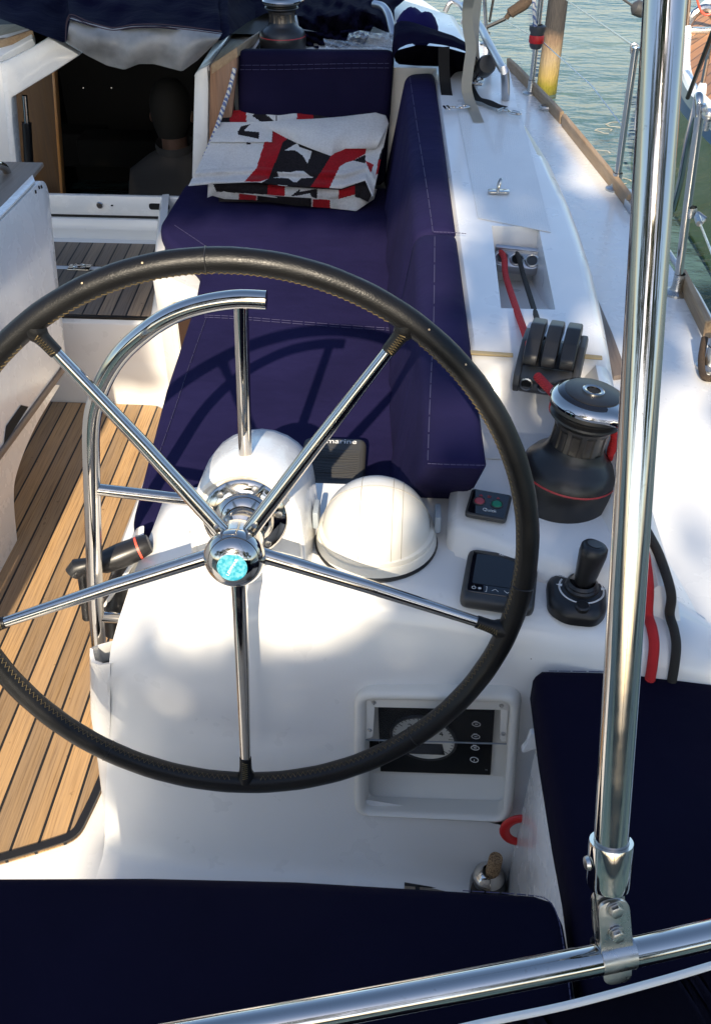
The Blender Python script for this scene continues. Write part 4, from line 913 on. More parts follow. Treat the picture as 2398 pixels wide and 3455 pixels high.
# clutch
ck = thing('rope_clutch', 'triple rope clutch with three black levers on the coaming', 'rope clutch', (.258, 1.565, .79))
cm = Matrix.Translation((.258, 1.565, .785)) @ Euler((R(6), 0, R(-14))).to_matrix().to_4x4()
b = BM(); prof = [(-.072, -.004), (-.078, .012), (-.070, .030), (-.045, .046), (.0, .060), (.045, .056), (.072, .034), (.078, .0)]
prism(b, [cm @ Vector((-.056, y, z)) for y, z in prof], cm.to_3x3() @ Vector((.012, 0, 0)), .003); prism(b, [cm @ Vector((.044, y, z)) for y, z in prof], cm.to_3x3() @ Vector((.012, 0, 0)), .003)
prism(b, [cm @ Vector((-.045, y, z * .62)) for y, z in prof], cm.to_3x3() @ Vector((.09, 0, 0)), .003)
prism(b, [cm @ Vector((-.045, y, z)) for y, z in ((-.070, .0), (-.0715, .026), (-.05, .040), (-.035, .03), (-.035, 0))], cm.to_3x3() @ Vector((.09, 0, 0)), .003)
obj('clutch_body', b, M['grey'], ck)
for k in (-1, 0, 1):
    b = BM(); x = k * .0315
    lev = [(-.066, .050), (-.058, .066), (-.030, .083), (.01, .090), (.045, .080), (.062, .058), (.05, .048), (.0, .062), (-.045, .046)]
    prism(b, [cm @ Vector((x - .0128, y, z)) for y, z in lev], cm.to_3x3() @ Vector((.0256, 0, 0)), .004); obj('clutch_lever', b, M['black'], ck, 30)
    b = BM(); lathe(b, [(.0115, .0), (.012, .003), (.0095, .004), (.009, .001)], axis_m(cm @ Vector((x, -.0725, .017)), cm.to_3x3() @ Vector((0, -1, .15))), 18); h_ = obj('rope_eye', b, M['steel'], ck)
    b = BM(); lathe(b, [(.009, .0015), (0, .0015)], axis_m(cm @ Vector((x, -.0725, .017)), cm.to_3x3() @ Vector((0, -1, .15))), 18); obj('eye_depth', b, M['dark'], h_, 0)

# ================================================================== CUSHIONS
def seam(parent, pts, r=.0011, sub=5):
    b = BM(); P = smooth_pts(pts, sub)
    for i in range(0, len(P) - 1): tube(b, [P[i], P[i].lerp(P[i + 1], .85)], r * .8, 4)
    o = obj('seam_stitching', b, M['seam'], parent, 0); return o
b = BM(); sp_ = [(seatx(1.37) + .02, 1.37), (.15, 1.37), (.12, 2.1), (.05, 3.32), (-.76, 3.32), (seatx(2.67) + .03, 2.69), (DGB.x + .03, DGB.y)]
prism(b, [(x, y, .30) for x, y in sp_], (0, 0, .155)); obj('seat_base', b, M['gelclean'], Y, 0)
po = rpoly([(-.515, 1.425), (-.50, 1.385), (.05, 1.385), (.04, 2.1), (-.04, 3.27), (-.785, 3.27), (-.79, 2.88), (-.745, 2.78), (-.60, 2.585), (-.575, 2.35), (-.555, 1.9)], [.02, .03, .03, 0, .03, .03, .06, .06, .07, 0, 0])
b = BM(); pillow(b, po, .060, .020, Matrix.Translation((0, 0, .462)), .007, .03)
sc = tag(obj('seat_cushion', b, M['navy'], None, 70), 'long navy seat cushion under the striped towel', 'cushion')
seam(sc, [W(*p, z=.5285) for p in ((690, 1063), (800, 1068), (950, 1080), (1150, 1096), (1325, 1108))], .0009)
seam(sc, [W(*p, z=.5285) for p in ((690, 1070), (800, 1076), (950, 1088), (1150, 1104), (1325, 1115))], .0009)
seam(sc, [W(*p, z=.525) for p in ((590, 760), (650, 800), (705, 838))], .0010); seam(sc, [W(*p, z=.525) for p in ((695, 1075), (640, 1230), (590, 1380), (520, 1580))], .0010)
def bolster(name, A, B_, ya, yb, m, rad=.03, n=14, lean=0.0):
    """padded bar lofted from section A at ya to B at yb; sections are (x,z) quads"""
    b = BM(); secs = []
    pa, pb = rpoly(A, rad, 5), rpoly(B_, rad, 5)
    if sum(p.x * q_.y - q_.x * p.y for p, q_ in zip(pa, pa[1:] + pa[:1])) < 0: pa.reverse(); pb.reverse()
    L = yb - ya; ts = [(0, .017), (.002, .010), (.008, .004), (.018, .0)] + [(.018 + (L - .036) * k / n, 0) for k in range(1, n)] + [(L - .018, .0), (L - .008, .004), (L - .002, .010), (L, .017)]
    for t, i in ts:
        s_ = [p.lerp(q_, t / L) for p, q_ in zip(pa, pb)]
        if i: s_ = inset(s_, i)
        w_ = .003 * sin(t * 31) + .0025 * sin(t * 57 + 1) if not i else 0
        secs.append([Vector((p.x + w_ * max(0, min(1, (.77 - p.y) / .08)), ya + t + lean * max(0, 1 - t / .3) * max(0, .80 - p.y), p.y)) for p in s_])
    loft(b, secs); fix(b); return obj(name, b, m, None, 60)
def lerpsec(A, B_, t): return [(a[0] + (c_[0] - a[0]) * t, a[1] + (c_[1] - a[1]) * t) for a, c_ in zip(A, B_)]
SA = [(-.012, .515), (.036, .806), (.131, .812), (.108, .515)]; SB = [(-.105, .515), (-.041, .876), (.054, .883), (.025, .515)]
k1 = (2.086 - 1.235) / (3.32 - 1.235)
bc1 = tag(bolster('backrest_cushion', SA, lerpsec(SA, SB, k1), 1.225, 2.083, M['navy'], lean=.9), 'nearer navy backrest cushion ending beside the thruster panel', 'cushion', 'cushions along the coaming')
bc2 = tag(bolster('backrest_cushion', lerpsec(SA, SB, k1), SB, 2.088, 3.30, M['navy']), 'farther navy backrest cushion reaching forward under the canvas bag', 'cushion', 'cushions along the coaming')
def cpl(px, py, e=.001): return W(px, py, pl=(0, -.034, 1, .7705)) + Vector((0, 0, e))
seam(bc1, [cpl(*p, .0012) for p in ((1466, 800), (1462, 1100), (1452, 1300), (1442, 1560))]); seam(bc1, [cpl(*p, .0012) for p in ((1442, 1566), (1540, 1570), (1636, 1572))])
seam(bc2, [cpl(*p, .0012) for p in ((1382, 262), (1410, 450), (1440, 640), (1460, 785))]); seam(bc2, [cpl(*p, .0012) for p in ((1462, 784), (1520, 786), (1572, 790))])
hcm = surf_m(Vector((-.333, 3.335, .515)), (1, .0, 0), (0, .13, .99))
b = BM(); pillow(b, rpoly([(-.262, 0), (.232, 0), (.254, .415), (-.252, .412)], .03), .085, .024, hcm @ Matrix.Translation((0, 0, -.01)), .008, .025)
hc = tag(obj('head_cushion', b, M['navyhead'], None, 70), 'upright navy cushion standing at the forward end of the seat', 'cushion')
seam(hc, [hcm @ Vector((x, .375 + .006 * sin(x * 6), .081)) for x in (-.24, -.12, 0, .12, .24)], .0009); seam(hc, [hcm @ Vector((x, .362 + .006 * sin(x * 6), .082)) for x in (-.24, -.12, 0, .12, .24)], .0009)
# aft helm seat and corner seat
b = BM(); box(b, (-.165, .20, .24), (.73, .84, .478), bev=.02); obj('helm_seat_base', b, M['gelclean'], Y)
b = BM(); prism(b, [(.213, 1.0, .0), (.226, 1.005, .478), (.9, .93, .478), (.9, .1, .478), (.232, .1, .478), (.205, .1, 0), (.9, .1, 0)][:2] + [(.9, .95, .478), (.9, .95, 0)], (0, -.9, 0), .01); obj('corner_seat_base', b, M['gelclean'], Y)
A0 = [W(*p, z=.55) for p in ((-40, 2951), (0, 2950), (500, 2948), (1000, 2960), (1500, 2990), (1800, 3008), (1868, 3030), (1905, 3110), (1930, 3250), (1945, 3400))]
pl_ = [(p.x, p.y) for p in A0]; pl_ = [(-.52, pl_[0][1])] + pl_ + [(.245, .30), (.22, -.1), (-.52, -.1)]
pl_ = inset([Vector(p) for p in pl_], 0)
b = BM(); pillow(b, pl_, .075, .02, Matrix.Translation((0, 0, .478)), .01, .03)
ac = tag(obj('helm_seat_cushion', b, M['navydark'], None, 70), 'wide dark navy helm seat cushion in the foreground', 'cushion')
seam(ac, [W(*p, z=.556) for p in ((1560, 3005), (1780, 3020), (1850, 3040), (1885, 3110), (1908, 3250), (1925, 3380))], .0009)
A0 = [W(1800, 2275, z=.552), W(1825, 2256, z=.552), W(2100, 2262, z=.552), W(2398, 2300, z=.552), W(2700, 2360, z=.552)]
B0 = [W(1830, 2500, z=.552), W(1880, 2800, z=.552), W(1915, 2980, z=.552), W(1945, 3200, z=.552)]
pl_ = [(p.x, p.y) for p in A0] + [(.8, .2), (.25, .1)] + [(p.x, p.y) for p in B0[::-1]]
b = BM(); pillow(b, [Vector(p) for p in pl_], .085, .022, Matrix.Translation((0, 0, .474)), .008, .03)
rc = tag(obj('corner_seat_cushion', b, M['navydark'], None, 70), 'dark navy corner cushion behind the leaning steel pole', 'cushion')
seam(rc, [W(*p, z=.556) for p in ((1840, 2268), (1850, 2350), (1880, 2500), (1920, 2720), (1945, 2860), (1980, 3000))], .0010)
seam(rc, [W(*p, z=.556) for p in ((1850, 2264), (2100, 2270), (2398, 2305))], .0009)
p = W(1795, 2500, y=.985); b = BM(); prism(b, [W(*q_, y=.985) for q_ in ((1788, 2478), (1812, 2476), (1812, 2530), (1796, 2530), (1762, 2544), (1758, 2536), (1775, 2515))], (0, .012, 0), .002); obj('seat_latch', b, M['gelclean'], Y)
rg = thing('ring_handle', 'red ring half hidden behind the white seat panel', 'handle', W(1745, 2770, y=.985))
b = BM(); c_ = W(1760, 2795, y=.99); tube(b, [c_ + Vector((.030 * cos(a), -.004, .034 * sin(a))) for a in [k * pi / 14 for k in range(28)]], .009, 12, closed=True, flat=(1, .6)); obj('ring', b, M['redp'], rg)
# cork bottle
cb = W(1650, 2950, z=.09); bt = thing('corked_bottle', 'dark bottle with a cork standing on the aft sole', 'bottle', (cb.x, cb.y, .005)); m_ = Matrix.Translation((cb.x, cb.y, .005))
b = BM(); lathe(b, [(0, .0), (.030, .0), (.033, .004), (.033, .060), (.028, .078), (.020, .090)], m_, 32); obj('bottle_body', b, M['gloss'], bt)
b = BM(); lathe(b, [(.0285, .078), (.0275, .084), (.0215, .092), (.0160, .096), (.0135, .096), (.0130, .09)], m_, 32); obj('bottle_collar', b, M['chrome'], bt)
b = BM(); lathe(b, [(.0125, .088), (.0128, .10), (.0122, .136), (.0115, .138), (0, .138)], m_ @ Euler((0, R(3), 0)).to_matrix().to_4x4(), 24); obj('bottle_stopper', b, M['cork'], bt)

# ================================================================== TOWEL
PT = (0, -.586, 1, -1.187)
Q6 = lambda pts: [(700 + .5013 * x, .5014 * y) for x, y in pts]
def inpoly(x, y, P):
    c_ = False; n = len(P)
    for i in range(n):
        x1, y1 = P[i]; x2, y2 = P[i - 1]
        if (y1 > y) != (y2 > y) and x < (x2 - x1) * (y - y1) / (y2 - y1) + x1: c_ = not c_
    return c_
def polyl(P, t):
    L = [0]
    for a, c_ in zip(P, P[1:]): L.append(L[-1] + math.hypot(c_[0] - a[0], c_[1] - a[1]))
    d = t * L[-1]
    for i in range(len(P) - 1):
        if d <= L[i + 1] + 1e-9:
            f_ = (d - L[i]) / max(1e-9, L[i + 1] - L[i]); return (P[i][0] + (P[i + 1][0] - P[i][0]) * f_, P[i][1] + (P[i + 1][1] - P[i][1]) * f_)
    return P[-1]
tw = thing('striped_towel', 'crumpled white, red and black towel with stars on the seat', 'towel', (-.42, 3.05, .53))
def towel_layer(back, front, cols, hgt, nu=150, nv=60, thick=.006):
    b = BM(); V = []; back, front = Q6(back), Q6(front); pol = [(Q6(P), m_) for P, m_ in cols]; C = {}
    for j in range(nv + 1):
        row = []
        for i in range(nu + 1):
            a = polyl(back, i / nu); c_ = polyl(front, i / nu); t = j / nv
            sx_, sy_ = a[0] + (c_[0] - a[0]) * t, a[1] + (c_[1] - a[1]) * t
            h_ = hgt(sx_, sy_, i / nu, t); C[i, j] = (sx_, sy_)
            row.append(b.verts.new(W(sx_, sy_, pl=(PT[0], PT[1], PT[2], PT[3] + h_))))
        V.append(row)
    for j in range(nv):
        for i in range(nu):
            f_ = b.faces.new((V[j + 1][i], V[j + 1][i + 1], V[j][i + 1], V[j][i]))
            x = (C[i, j][0] + C[i + 1, j + 1][0]) / 2; y = (C[i, j][1] + C[i + 1, j + 1][1]) / 2; mi = 0
            for P, m_ in pol:
                if inpoly(x, y, P): mi = m_
            f_.material_index = mi
    bmesh.ops.solidify(b, geom=b.faces[:], thickness=thick)
    return obj('towel_fold', b, [M['tw'], M['tr'], M['tb']], tw, 60)
wv = lambda x, y, a=.006: a * (sin(x * .031 + y * .02) + .6 * sin(x * .013 - y * .047 + 1.2) + .4 * sin(x * .071 + y * .033))
# back strip
towel_layer([(120, 742), (420, 742), (700, 752), (900, 765), (1090, 745), (1160, 742)], [(80, 850), (440, 850), (840, 840), (1150, 800), (1210, 800), (1215, 830)],
    [([(100, 700), (150, 700), (150, 900), (60, 900)], 2), ([(150, 700), (262, 700), (262, 900), (150, 900)], 1), ([(298, 778), (345, 748), (410, 745), (360, 760), (400, 775), (455, 820), (470, 745), (468, 830), (380, 832)], 2), ([(604, 700), (712, 700), (712, 900), (600, 900)], 1), ([(712, 700), (1080, 700), (1090, 900), (712, 900)], 2), ([(1060, 745), (1090, 740), (1085, 770), (1040, 770)], 1)],
    lambda x, y, u, v: .004 + wv(x, y, .003), 150, 16)
# main sheet
towel_layer([(85, 822), (300, 822), (440, 815), (700, 805), (950, 790), (1130, 760), (1195, 775), (1218, 830)], [(-128, 1252), (60, 1236), (330, 1225), (500, 1250), (700, 1258), (900, 1270), (1060, 1215), (1110, 1330)],
    [([(440, 880), (540, 935), (505, 960), (415, 1200), (355, 1222), (250, 1222), (330, 1130), (385, 955), (432, 955)], 1),
     ([(538, 933), (600, 960), (830, 1050), (775, 1140), (720, 1230), (690, 1262), (355, 1235), (415, 1200), (505, 960)], 2),
     ([(520, 1012), (605, 962), (620, 990), (702, 1018), (690, 1060), (672, 1100), (640, 1045), (590, 1012)], 0),
     ([(425, 1197), (480, 1190), (470, 1155), (560, 1160), (600, 1148), (650, 1152), (690, 1185), (720, 1195), (630, 1200), (600, 1228), (575, 1225), (545, 1198)], 0),
     ([(830, 1050), (900, 1000), (1000, 985), (1068, 995), (1062, 1035), (980, 1080), (930, 1095), (890, 1120), (820, 1265), (690, 1262), (775, 1140)], 1),
     ([(980, 1080), (1062, 1040), (1062, 1100)], 2),
     ([(1060, 1080), (1118, 1108), (1098, 1165)], 1), ([(1150, 1070), (1215, 1050), (1215, 1120), (1130, 1180)], 1), ([(1170, 1010), (1220, 940), (1220, 1060), (1150, 1075)], 2),
     ([(995, 1235), (1070, 1235), (1095, 1300), (1060, 1340), (1000, 1300)], 2),
     ([(370, 822), (700, 795), (1130, 750), (1230, 770), (1230, 930), (1130, 1000), (1065, 1000), (1000, 985), (900, 1000), (830, 1050), (590, 958), (440, 880)], 0),
     ([(205, 885), (228, 850), (290, 834), (262, 862), (245, 880), (350, 890), (345, 935), (205, 905)], 2), ([(262, 958), (292, 958), (288, 972), (264, 972)], 2)],
    lambda x, y, u, v: .016 + wv(x, y) + (.006 * sin(min(1, max(0, (v - .75) / .25)) * 9)) - .02 * max(0, v - .8) + (.008 if (x < 920 and y < 480) else 0), 230, 130)
# turned back corner of the top fold
towel_layer([(372, 826), (520, 806), (700, 800), (900, 785), (1130, 757), (1200, 778), (1218, 830)], [(440, 882), (590, 958), (720, 1010), (830, 1048), (930, 1000), (1065, 1000), (1135, 1000)], [],
    lambda x, y, u, v: .022 + .022 * math.sin(pi * min(1, v * 1.0)) ** .7 * min(1, u * 4) + wv(x, y, .003) + .008 * sin(u * 13 + v * 3) * v, 120, 50)
# folded front edges
towel_layer([(5, 1240), (300, 1232), (600, 1262), (900, 1278), (1080, 1220), (1110, 1300)], [(0, 1330), (110, 1290), (450, 1330), (800, 1350), (1020, 1330), (1080, 1360)],
    [([(35, 1230), (410, 1230), (405, 1310), (60, 1290)], 2), ([(410, 1230), (522, 1240), (520, 1320), (402, 1310)], 1), ([(560, 1320), (625, 1270), (620, 1290), (740, 1270), (738, 1340), (700, 1325), (690, 1300), (600, 1318)], 2), ([(885, 1265), (990, 1230), (990, 1310), (880, 1340)], 1), ([(990, 1200), (1110, 1200), (1110, 1400), (990, 1320)], 2)],
    lambda x, y, u, v: -.012 + wv(x, y, .003) - .028 * v * v, 170, 22)
towel_layer([(10, 1310), (110, 1275), (450, 1318), (800, 1340), (1030, 1300), (1140, 1270)], [(115, 1340), (300, 1345), (600, 1385), (820, 1400), (1000, 1420), (1120, 1340)],
    [([(215, 1270), (330, 1300), (330, 1370), (210, 1345)], 1), ([(335, 1300), (700, 1330), (700, 1400), (335, 1370)], 2), ([(710, 1340), (825, 1345), (825, 1420), (705, 1400)], 1)],
    lambda x, y, u, v: -.032 + wv(x, y, .003) - .035 * v, 160, 18)
b = BM(); pts = Q6([(60, 1200), (1080, 1200), (1120, 800), (160, 800)])
lo = [W(*p, pl=(PT[0], PT[1], PT[2], PT[3] - .004)) for p in pts]
loft(b, [[p for p in lo], [Vector((p.x, min(p.y, 3.24) if i > 1 else p.y + .01, .528)) for i, p in enumerate(lo)]]); fix(b); obj('towel_pile', b, M['tb'], tw, 0)

# ================================================================== CANVAS AT THE COMPANIONWAY
sh_ = thing('sprayhood', 'folded navy sprayhood with a clouded clear window hanging over the companionway', 'sprayhood', W(450, 60, y=3.5))
lowe = [(-90, 30), (0, 62), (100, 100), (170, 128), (222, 146), (236, 100), (235, 66), (300, 86), (380, 106), (450, 96), (540, 95), (650, 106), (745, 118), (735, 140), (760, 130), (840, 72), (900, 42), (960, 60), (1030, 92), (1120, 120)]
b = BM(); g = []
nu, nv = 90, 26
for j in range(nv + 1):
    t = j / nv; row = []
    for i in range(nu + 1):
        x, y = polyl(lowe, i / nu); yy = y + (-130 - y) * t
        dep = 3.20 + .75 * min(1, max(0, (x - 770) / 90)) + .9 * t + .05 * sin(x * .021 + t * 7) * (.3 + t) + .035 * sin(x * .05 - t * 11 + 2) * (.2 + t) - .07 * max(0, sin(t * 14 + x * .006)) * t
        row.append(W(x + 14 * sin(t * 9 + x * .01) * t, yy, y=dep))
    g.append(row)
sheet(b, g); bmesh.ops.solidify(b, geom=b.faces[:], thickness=.006); fix(b); obj('canvas', b, M['navyhood'], sh_, 60)
b = BM(); g = []; topw = [(238, 58), (300, 78), (380, 98), (450, 88), (540, 87), (650, 98), (750, 112)]; low = [(225, 146), (300, 190), (362, 221), (420, 235), (470, 216), (520, 216), (615, 241), (665, 205), (735, 138)]
for j in range(13):
    t = j / 12; row = []
    for i in range(61):
        a = polyl(topw, i / 60); c_ = polyl(low, i / 60); bul = .03 * sin(pi * t) + .012 * sin(a[0] * .04 + t * 3) * t
        row.append(W(a[0] + (c_[0] - a[0]) * t, a[1] + (c_[1] - a[1]) * t, y=3.215 - bul))
    g.append(row)
sheet(b, g); fix(b); obj('vinyl_window', b, M['vinyl'], sh_, 50)
for dy in (0, 9):
    b = BM(); tube(b, smooth_pts([W(x, y - 2 - dy, y=3.165) for x, y in ((222, 142), (234, 62), (300, 84), (380, 104), (450, 94), (540, 93), (650, 104), (748, 117))], 5), .0014, 4); obj('window_seam', b, mat('brown_seam%d' % dy, (.05, .03, .04), .8), sh_)
# right half of the hood: heaps of canvas, rolled clear vinyl and its frame tube
def heap(name, rows, m, par, thick=.005, nu=40, nv=16, fold=.03):
    b = BM(); g = []
    for j in range(nv + 1):
        t = j / nv * (len(rows) - 1); k = min(len(rows) - 2, int(t)); f_ = t - k; row = []
        for i in range(nu + 1):
            pa = polyl(rows[k][0], i / nu); pb = polyl(rows[k + 1][0], i / nu); dd = rows[k][1] + (rows[k + 1][1] - rows[k][1]) * f_
            u = i / nu; dd += fold * sin(u * 17 + j * .9) * .5 + fold * .4 * sin(u * 41 - j * .6)
            row.append(W(pa[0] + (pb[0] - pa[0]) * f_, pa[1] + (pb[1] - pa[1]) * f_, y=dd))
        g.append(row)
    sheet(b, g); bmesh.ops.solidify(b, geom=b.faces[:], thickness=thick); fix(b); return obj(name, b, m, par, 60)
heap('canvas_heap', [([(1010, 95), (1120, 118), (1180, 112), (1260, 90), (1330, 120)], 3.75), ([(1000, 50), (1080, 60), (1160, 40), (1230, 35), (1330, 70)], 3.70), ([(990, 10), (1080, 8), (1160, 0), (1250, 5), (1330, 30)], 3.95), ([(980, -60), (1400, -30)], 4.3)], M['navyhood'], sh_, fold=.07)
heap('canvas_heap', [([(1010, 150), (1080, 165), (1150, 160), (1230, 150)], 3.62), ([(1000, 100), (1090, 110), (1170, 100), (1260, 85)], 3.68)], M['navyhood'], sh_, fold=.04)
heap('rolled_vinyl', [([(1180, 150), (1220, 160), (1280, 158), (1330, 165)], 3.42), ([(1170, 132), (1215, 125), (1270, 130), (1330, 140)], 3.36), ([(1178, 112), (1215, 102), (1270, 112), (1320, 108)], 3.44)], M['clear'], sh_, .003, fold=.02)
heap('rolled_vinyl', [([(1105, 178), (1180, 182), (1260, 182), (1330, 190)], 3.40), ([(1090, 130), (1180, 140), (1260, 152), (1330, 160)], 3.46)], M['clear'], sh_, .003, fold=.02)
b = BM(); tube(b, smooth_pts([W(1262, 14, y=3.7), W(1290, 22, y=3.66), W(1308, 45, y=3.6), W(1318, 80, y=3.55), W(1328, 125, y=3.5)], 5), .0125, 12); obj('hood_frame_tube', b, M['alloy'], sh_)
# canvas bag with straps
Q1 = lambda pts: [(1100 + .4386 * x, .4386 * y) for x, y in pts]
bg_ = thing('canvas_bag', 'open navy canvas cover slumped on the coaming with black straps', 'canvas cover', W(1450, 200, y=3.3))
Fr = Q1([(505, 380), (520, 450), (525, 420), (560, 372), (620, 343), (690, 332), (800, 334), (900, 347), (1000, 370), (1080, 398), (1140, 435), (1178, 490), (1180, 550), (1150, 620), (1105, 682)])
Tp = Q1([(520, 250), (522, 200), (530, 180), (570, 160), (640, 165), (700, 182), (800, 215), (880, 242), (980, 275), (1060, 318), (1110, 370), (1150, 425), (1178, 490), (1172, 560), (1110, 640)])
heap('bag_flap', [(Fr, 3.17), ([((a[0] + c_[0]) / 2, (a[1] + c_[1]) / 2 - 2) for a, c_ in zip(Fr, Tp)], 3.20), (Tp, 3.30), ([(x, y + 4) for x, y in Tp], 3.45)], M['navyhood'], bg_, .006, 48, 12, .006)
heap('bag_lining', [(Q1([(515, 395), (700, 345), (900, 360), (1080, 410), (1175, 480)]), 3.26), (Q1([(530, 470), (700, 480), (900, 500), (1080, 560), (1170, 580)]), 3.36), (Q1([(560, 495), (700, 506), (870, 512), (960, 640), (1105, 680)]), 3.25)], M['navyblack'], bg_, .006, 40, 10, .01)
b = BM(); secs = []
for k in range(13):
    t = k / 12; c_ = W(1100 + .4386 * (540 + 320 * t), .4386 * (185 + 50 * t), y=3.52); r = .072 * math.sqrt(max(.02, 1 - (2 * t - 1) ** 2)) ** .8
    secs.append([c_ + Vector((.0, r * cos(a) * 1.1, r * sin(a) * (.72 + .12 * sin(3 * a + k)))) for a in [j * pi / 9 for j in range(18)]])
loft(b, secs); fix(b); obj('bag_bundle', b, M['blue'], bg_, 60)
def strip(name, pts, wd, m, par, up=(0, -.6, .8)):
    P = smooth_pts(pts, 5); b = BM(); g = []
    for i, p in enumerate(P):
        d = (P[min(i + 1, len(P) - 1)] - P[max(i - 1, 0)]).normalized(); s_ = d.cross(Vector(up)).normalized() * wd / 2; g.append([p - s_, p + s_])
    sheet(b, g); bmesh.ops.solidify(b, geom=b.faces[:], thickness=.0022); return obj(name, b, m, par, 60)
strip('bag_strap', [W(*Q1([p])[0], y=d) for p, d in (((905, 360), 3.17), ((905, 500), 3.16), ((915, 640), 3.14), ((935, 760), 3.08), ((975, 800), 3.03))], .034, M['webblk'], bg_)
strip('bag_strap', [W(*Q1([p])[0], pl=(0, -.034, 1, .772)) for p in ((1085, 640), (1110, 700), (1150, 755), (1230, 778), (1300, 810), (1370, 830))], .036, M['webblk'], bg_, (0, 0, 1))
p = W(*Q1([(1400, 855)])[0], pl=(0, -.034, 1, .772)); 
def snap(p, d, nm):
    d = Vector(d).normalized(); s_ = Vector((d.y, -d.x, 0)); b = BM()
    tube(b, [p - d * .03 + s_ * .016, p - d * .03 - s_ * .016, p - d * .018 - s_ * .016, p - d * .018 + s_ * .016], .0028, 8, closed=True)
    tube(b, smooth_pts([p - d * .018, p + d * .0, p + d * .012 + s_ * .009, p + d * .03 + s_ * .009, p + d * .042, p + d * .03 - s_ * .009, p + d * .008 - s_ * .008], 4), .0036, 8)
    return obj(nm, b, M['chrome'], bg_)
snap(p, (.75, -.66, 0), 'snap_hook'); snap(W(*Q1([(990, 825)])[0], pl=(0, -.034, 1, .772)), (.9, .2, 0), 'snap_hook'); snap(W(*Q1([(1165, 630)])[0], pl=(0, -.034, 1, .80)), (.2, 1, 0), 'snap_hook')
wbs = strip('webbing_strap', [W(1592, -60, y=3.0), W(1578, 20, y=3.05), W(1577, 90, y=3.06), W(1588, 160, y=3.06), W(1580, 230, y=3.04), W(1573, 290, y=3.02), W(1580, 330, pl=(0, -.034, 1, .78)), W(1598, 375, pl=(0, -.034, 1, .764)), W(1614, 412, pl=(0, -.034, 1, .762))], .031, M['strap'], None, (.1, -.8, .3))
tag(wbs, 'pale grey webbing strap hanging down in front of the canvas bag', 'strap')
wbs2 = strip('webbing_strap', [W(1618, -60, y=3.3), W(1604, 60, y=3.3), W(1600, 150, y=3.25), W(1606, 220, y=3.22)], .028, M['strap'], None, (.3, -.8, .3))
tag(wbs2, 'darker webbing strap twisted just behind the pale hanging strap', 'strap')
rope_obj('rope', [W(792, 230, y=3.25), W(775, 300, y=3.24), W(755, 360, y=3.23), W(735, 420, y=3.22), W(712, 480, y=3.2), W(690, 530, y=3.17)], .0068, M['rblue'], 'white rope with blue flecks along the teak facing')
# ================================================================== CABIN FIGURE
pe = thing('person', 'person in a pale collared jacket seen from behind inside the cabin', 'person', (-1.06, 4.25, -.75))
b = BM(); c0 = Vector((-1.06, 4.3, -.14))
secs = []
for z, wx2, dy in ((-.6, .20, .13), (-.2, .20, .13), (.10, .225, .135), (.26, .235, .125), (.36, .215, .11), (.42, .13, .09), (.45, .075, .075)):
    secs.append([c0 + Vector((wx2 * cos(a), dy * sin(a), z)) for a in [k * pi / 12 for k in range(24)]])
loft(b, secs); fix(b); ja = obj('jacket', b, M['jacket'], pe, 70)
b = BM(); secs = []
for z, r, r2 in ((.43, .078, .078), (.47, .085, .085), (.485, .082, .082)): secs.append([c0 + Vector((r * cos(a), r2 * sin(a), z + .015 * sin(a))) for a in [k * pi / 12 for k in range(24)]])
loft(b, secs, False); fix(b); obj('collar', b, M['jacket'], ja)
b = BM(); secs = []
for z, r, r2, oy in ((.40, .056, .06, 0), (.50, .055, .06, .01), (.53, .062, .078, .02), (.58, .072, .092, .02), (.64, .076, .098, .015), (.68, .070, .088, .01), (.71, .05, .06, .01), (.725, .015, .02, .01)):
    secs.append([c0 + Vector((r * cos(a), r2 * sin(a) + oy, z)) for a in [k * pi / 12 for k in range(24)]])
loft(b, secs); fix(b)
for s_x in (-1, 1):
    lathe(b, [(0, -.012), (.018, -.006), (.024, .0), (.018, .006), (0, .010)], Matrix.Translation(c0 + Vector((s_x * .088, .01, .585))) @ Euler((0, R(90), 0)).to_matrix().to_4x4(), 12)
obj('body', b, M['skin'], pe, 70)
b = BM(); secs = []
for z, r, r2, oy in ((.515, .062, .060, -.022), (.55, .076, .080, -.01), (.60, .088, .098, .0), (.66, .087, .10, .0), (.70, .074, .088, .0), (.73, .048, .058, .003), (.742, .018, .022, .005)):
    secs.append([c0 + Vector((r * cos(a), r2 * sin(a) + oy, z)) for a in [k * pi / 12 for k in range(24)]])
loft(b, secs); fix(b); obj('hair', b, M['hair'], pe, 70)

# ================================================================== COCKPIT TABLE
ct = thing('cockpit_table', 'cockpit table with teak top and its white leaf folded down', 'table', (-1.2, 1.7, 0))
XL = -1.0
def TL(px, py, dx=0): return W(px, py, x=XL + dx)
b = BM(); lp = [(.6, .29), (.6, .80)] + [(p.x, p.y) for p in rpoly([(2.20, .783), (2.592, .772), (2.455, .262)], [0, .075, .02], 8)][1:] + [(1.9, .278)]
prism(b, [(XL, y, z) for y, z in lp][::-1], (-.024, 0, 0), .004); lf = obj('table_leaf', b, M['gelclean'], ct, 40)
b = BM(); prism(b, [TL(228, 1218, .006), TL(226, 1250, .006), TL(0, 1560, .006), Vector((XL + .006, .6, .262)), Vector((XL + .006, .6, .295)), TL(0, 1525, .006)], (-.03, 0, 0), .004); obj('leaf_edge_strip', b, M['greywood'], lf)
b = BM(); prism(b, [TL(*p, .001) for p in ((14, 1500), (22, 1438), (72, 1367), (96, 1372))], (.0012, 0, 0)); obj('hand_hole', b, M['dark'], lf, 0)
for q_ in (((131, 628), (134, 636)), ((139, 626), (142, 634)), ((120, 642), (122, 652))):
    b = BM(); a, c_ = TL(*q_[0], .0008), TL(*q_[1], .0008); tube(b, [a, c_], .003, 6); obj('screw_hole', b, M['dark'], lf, 0)
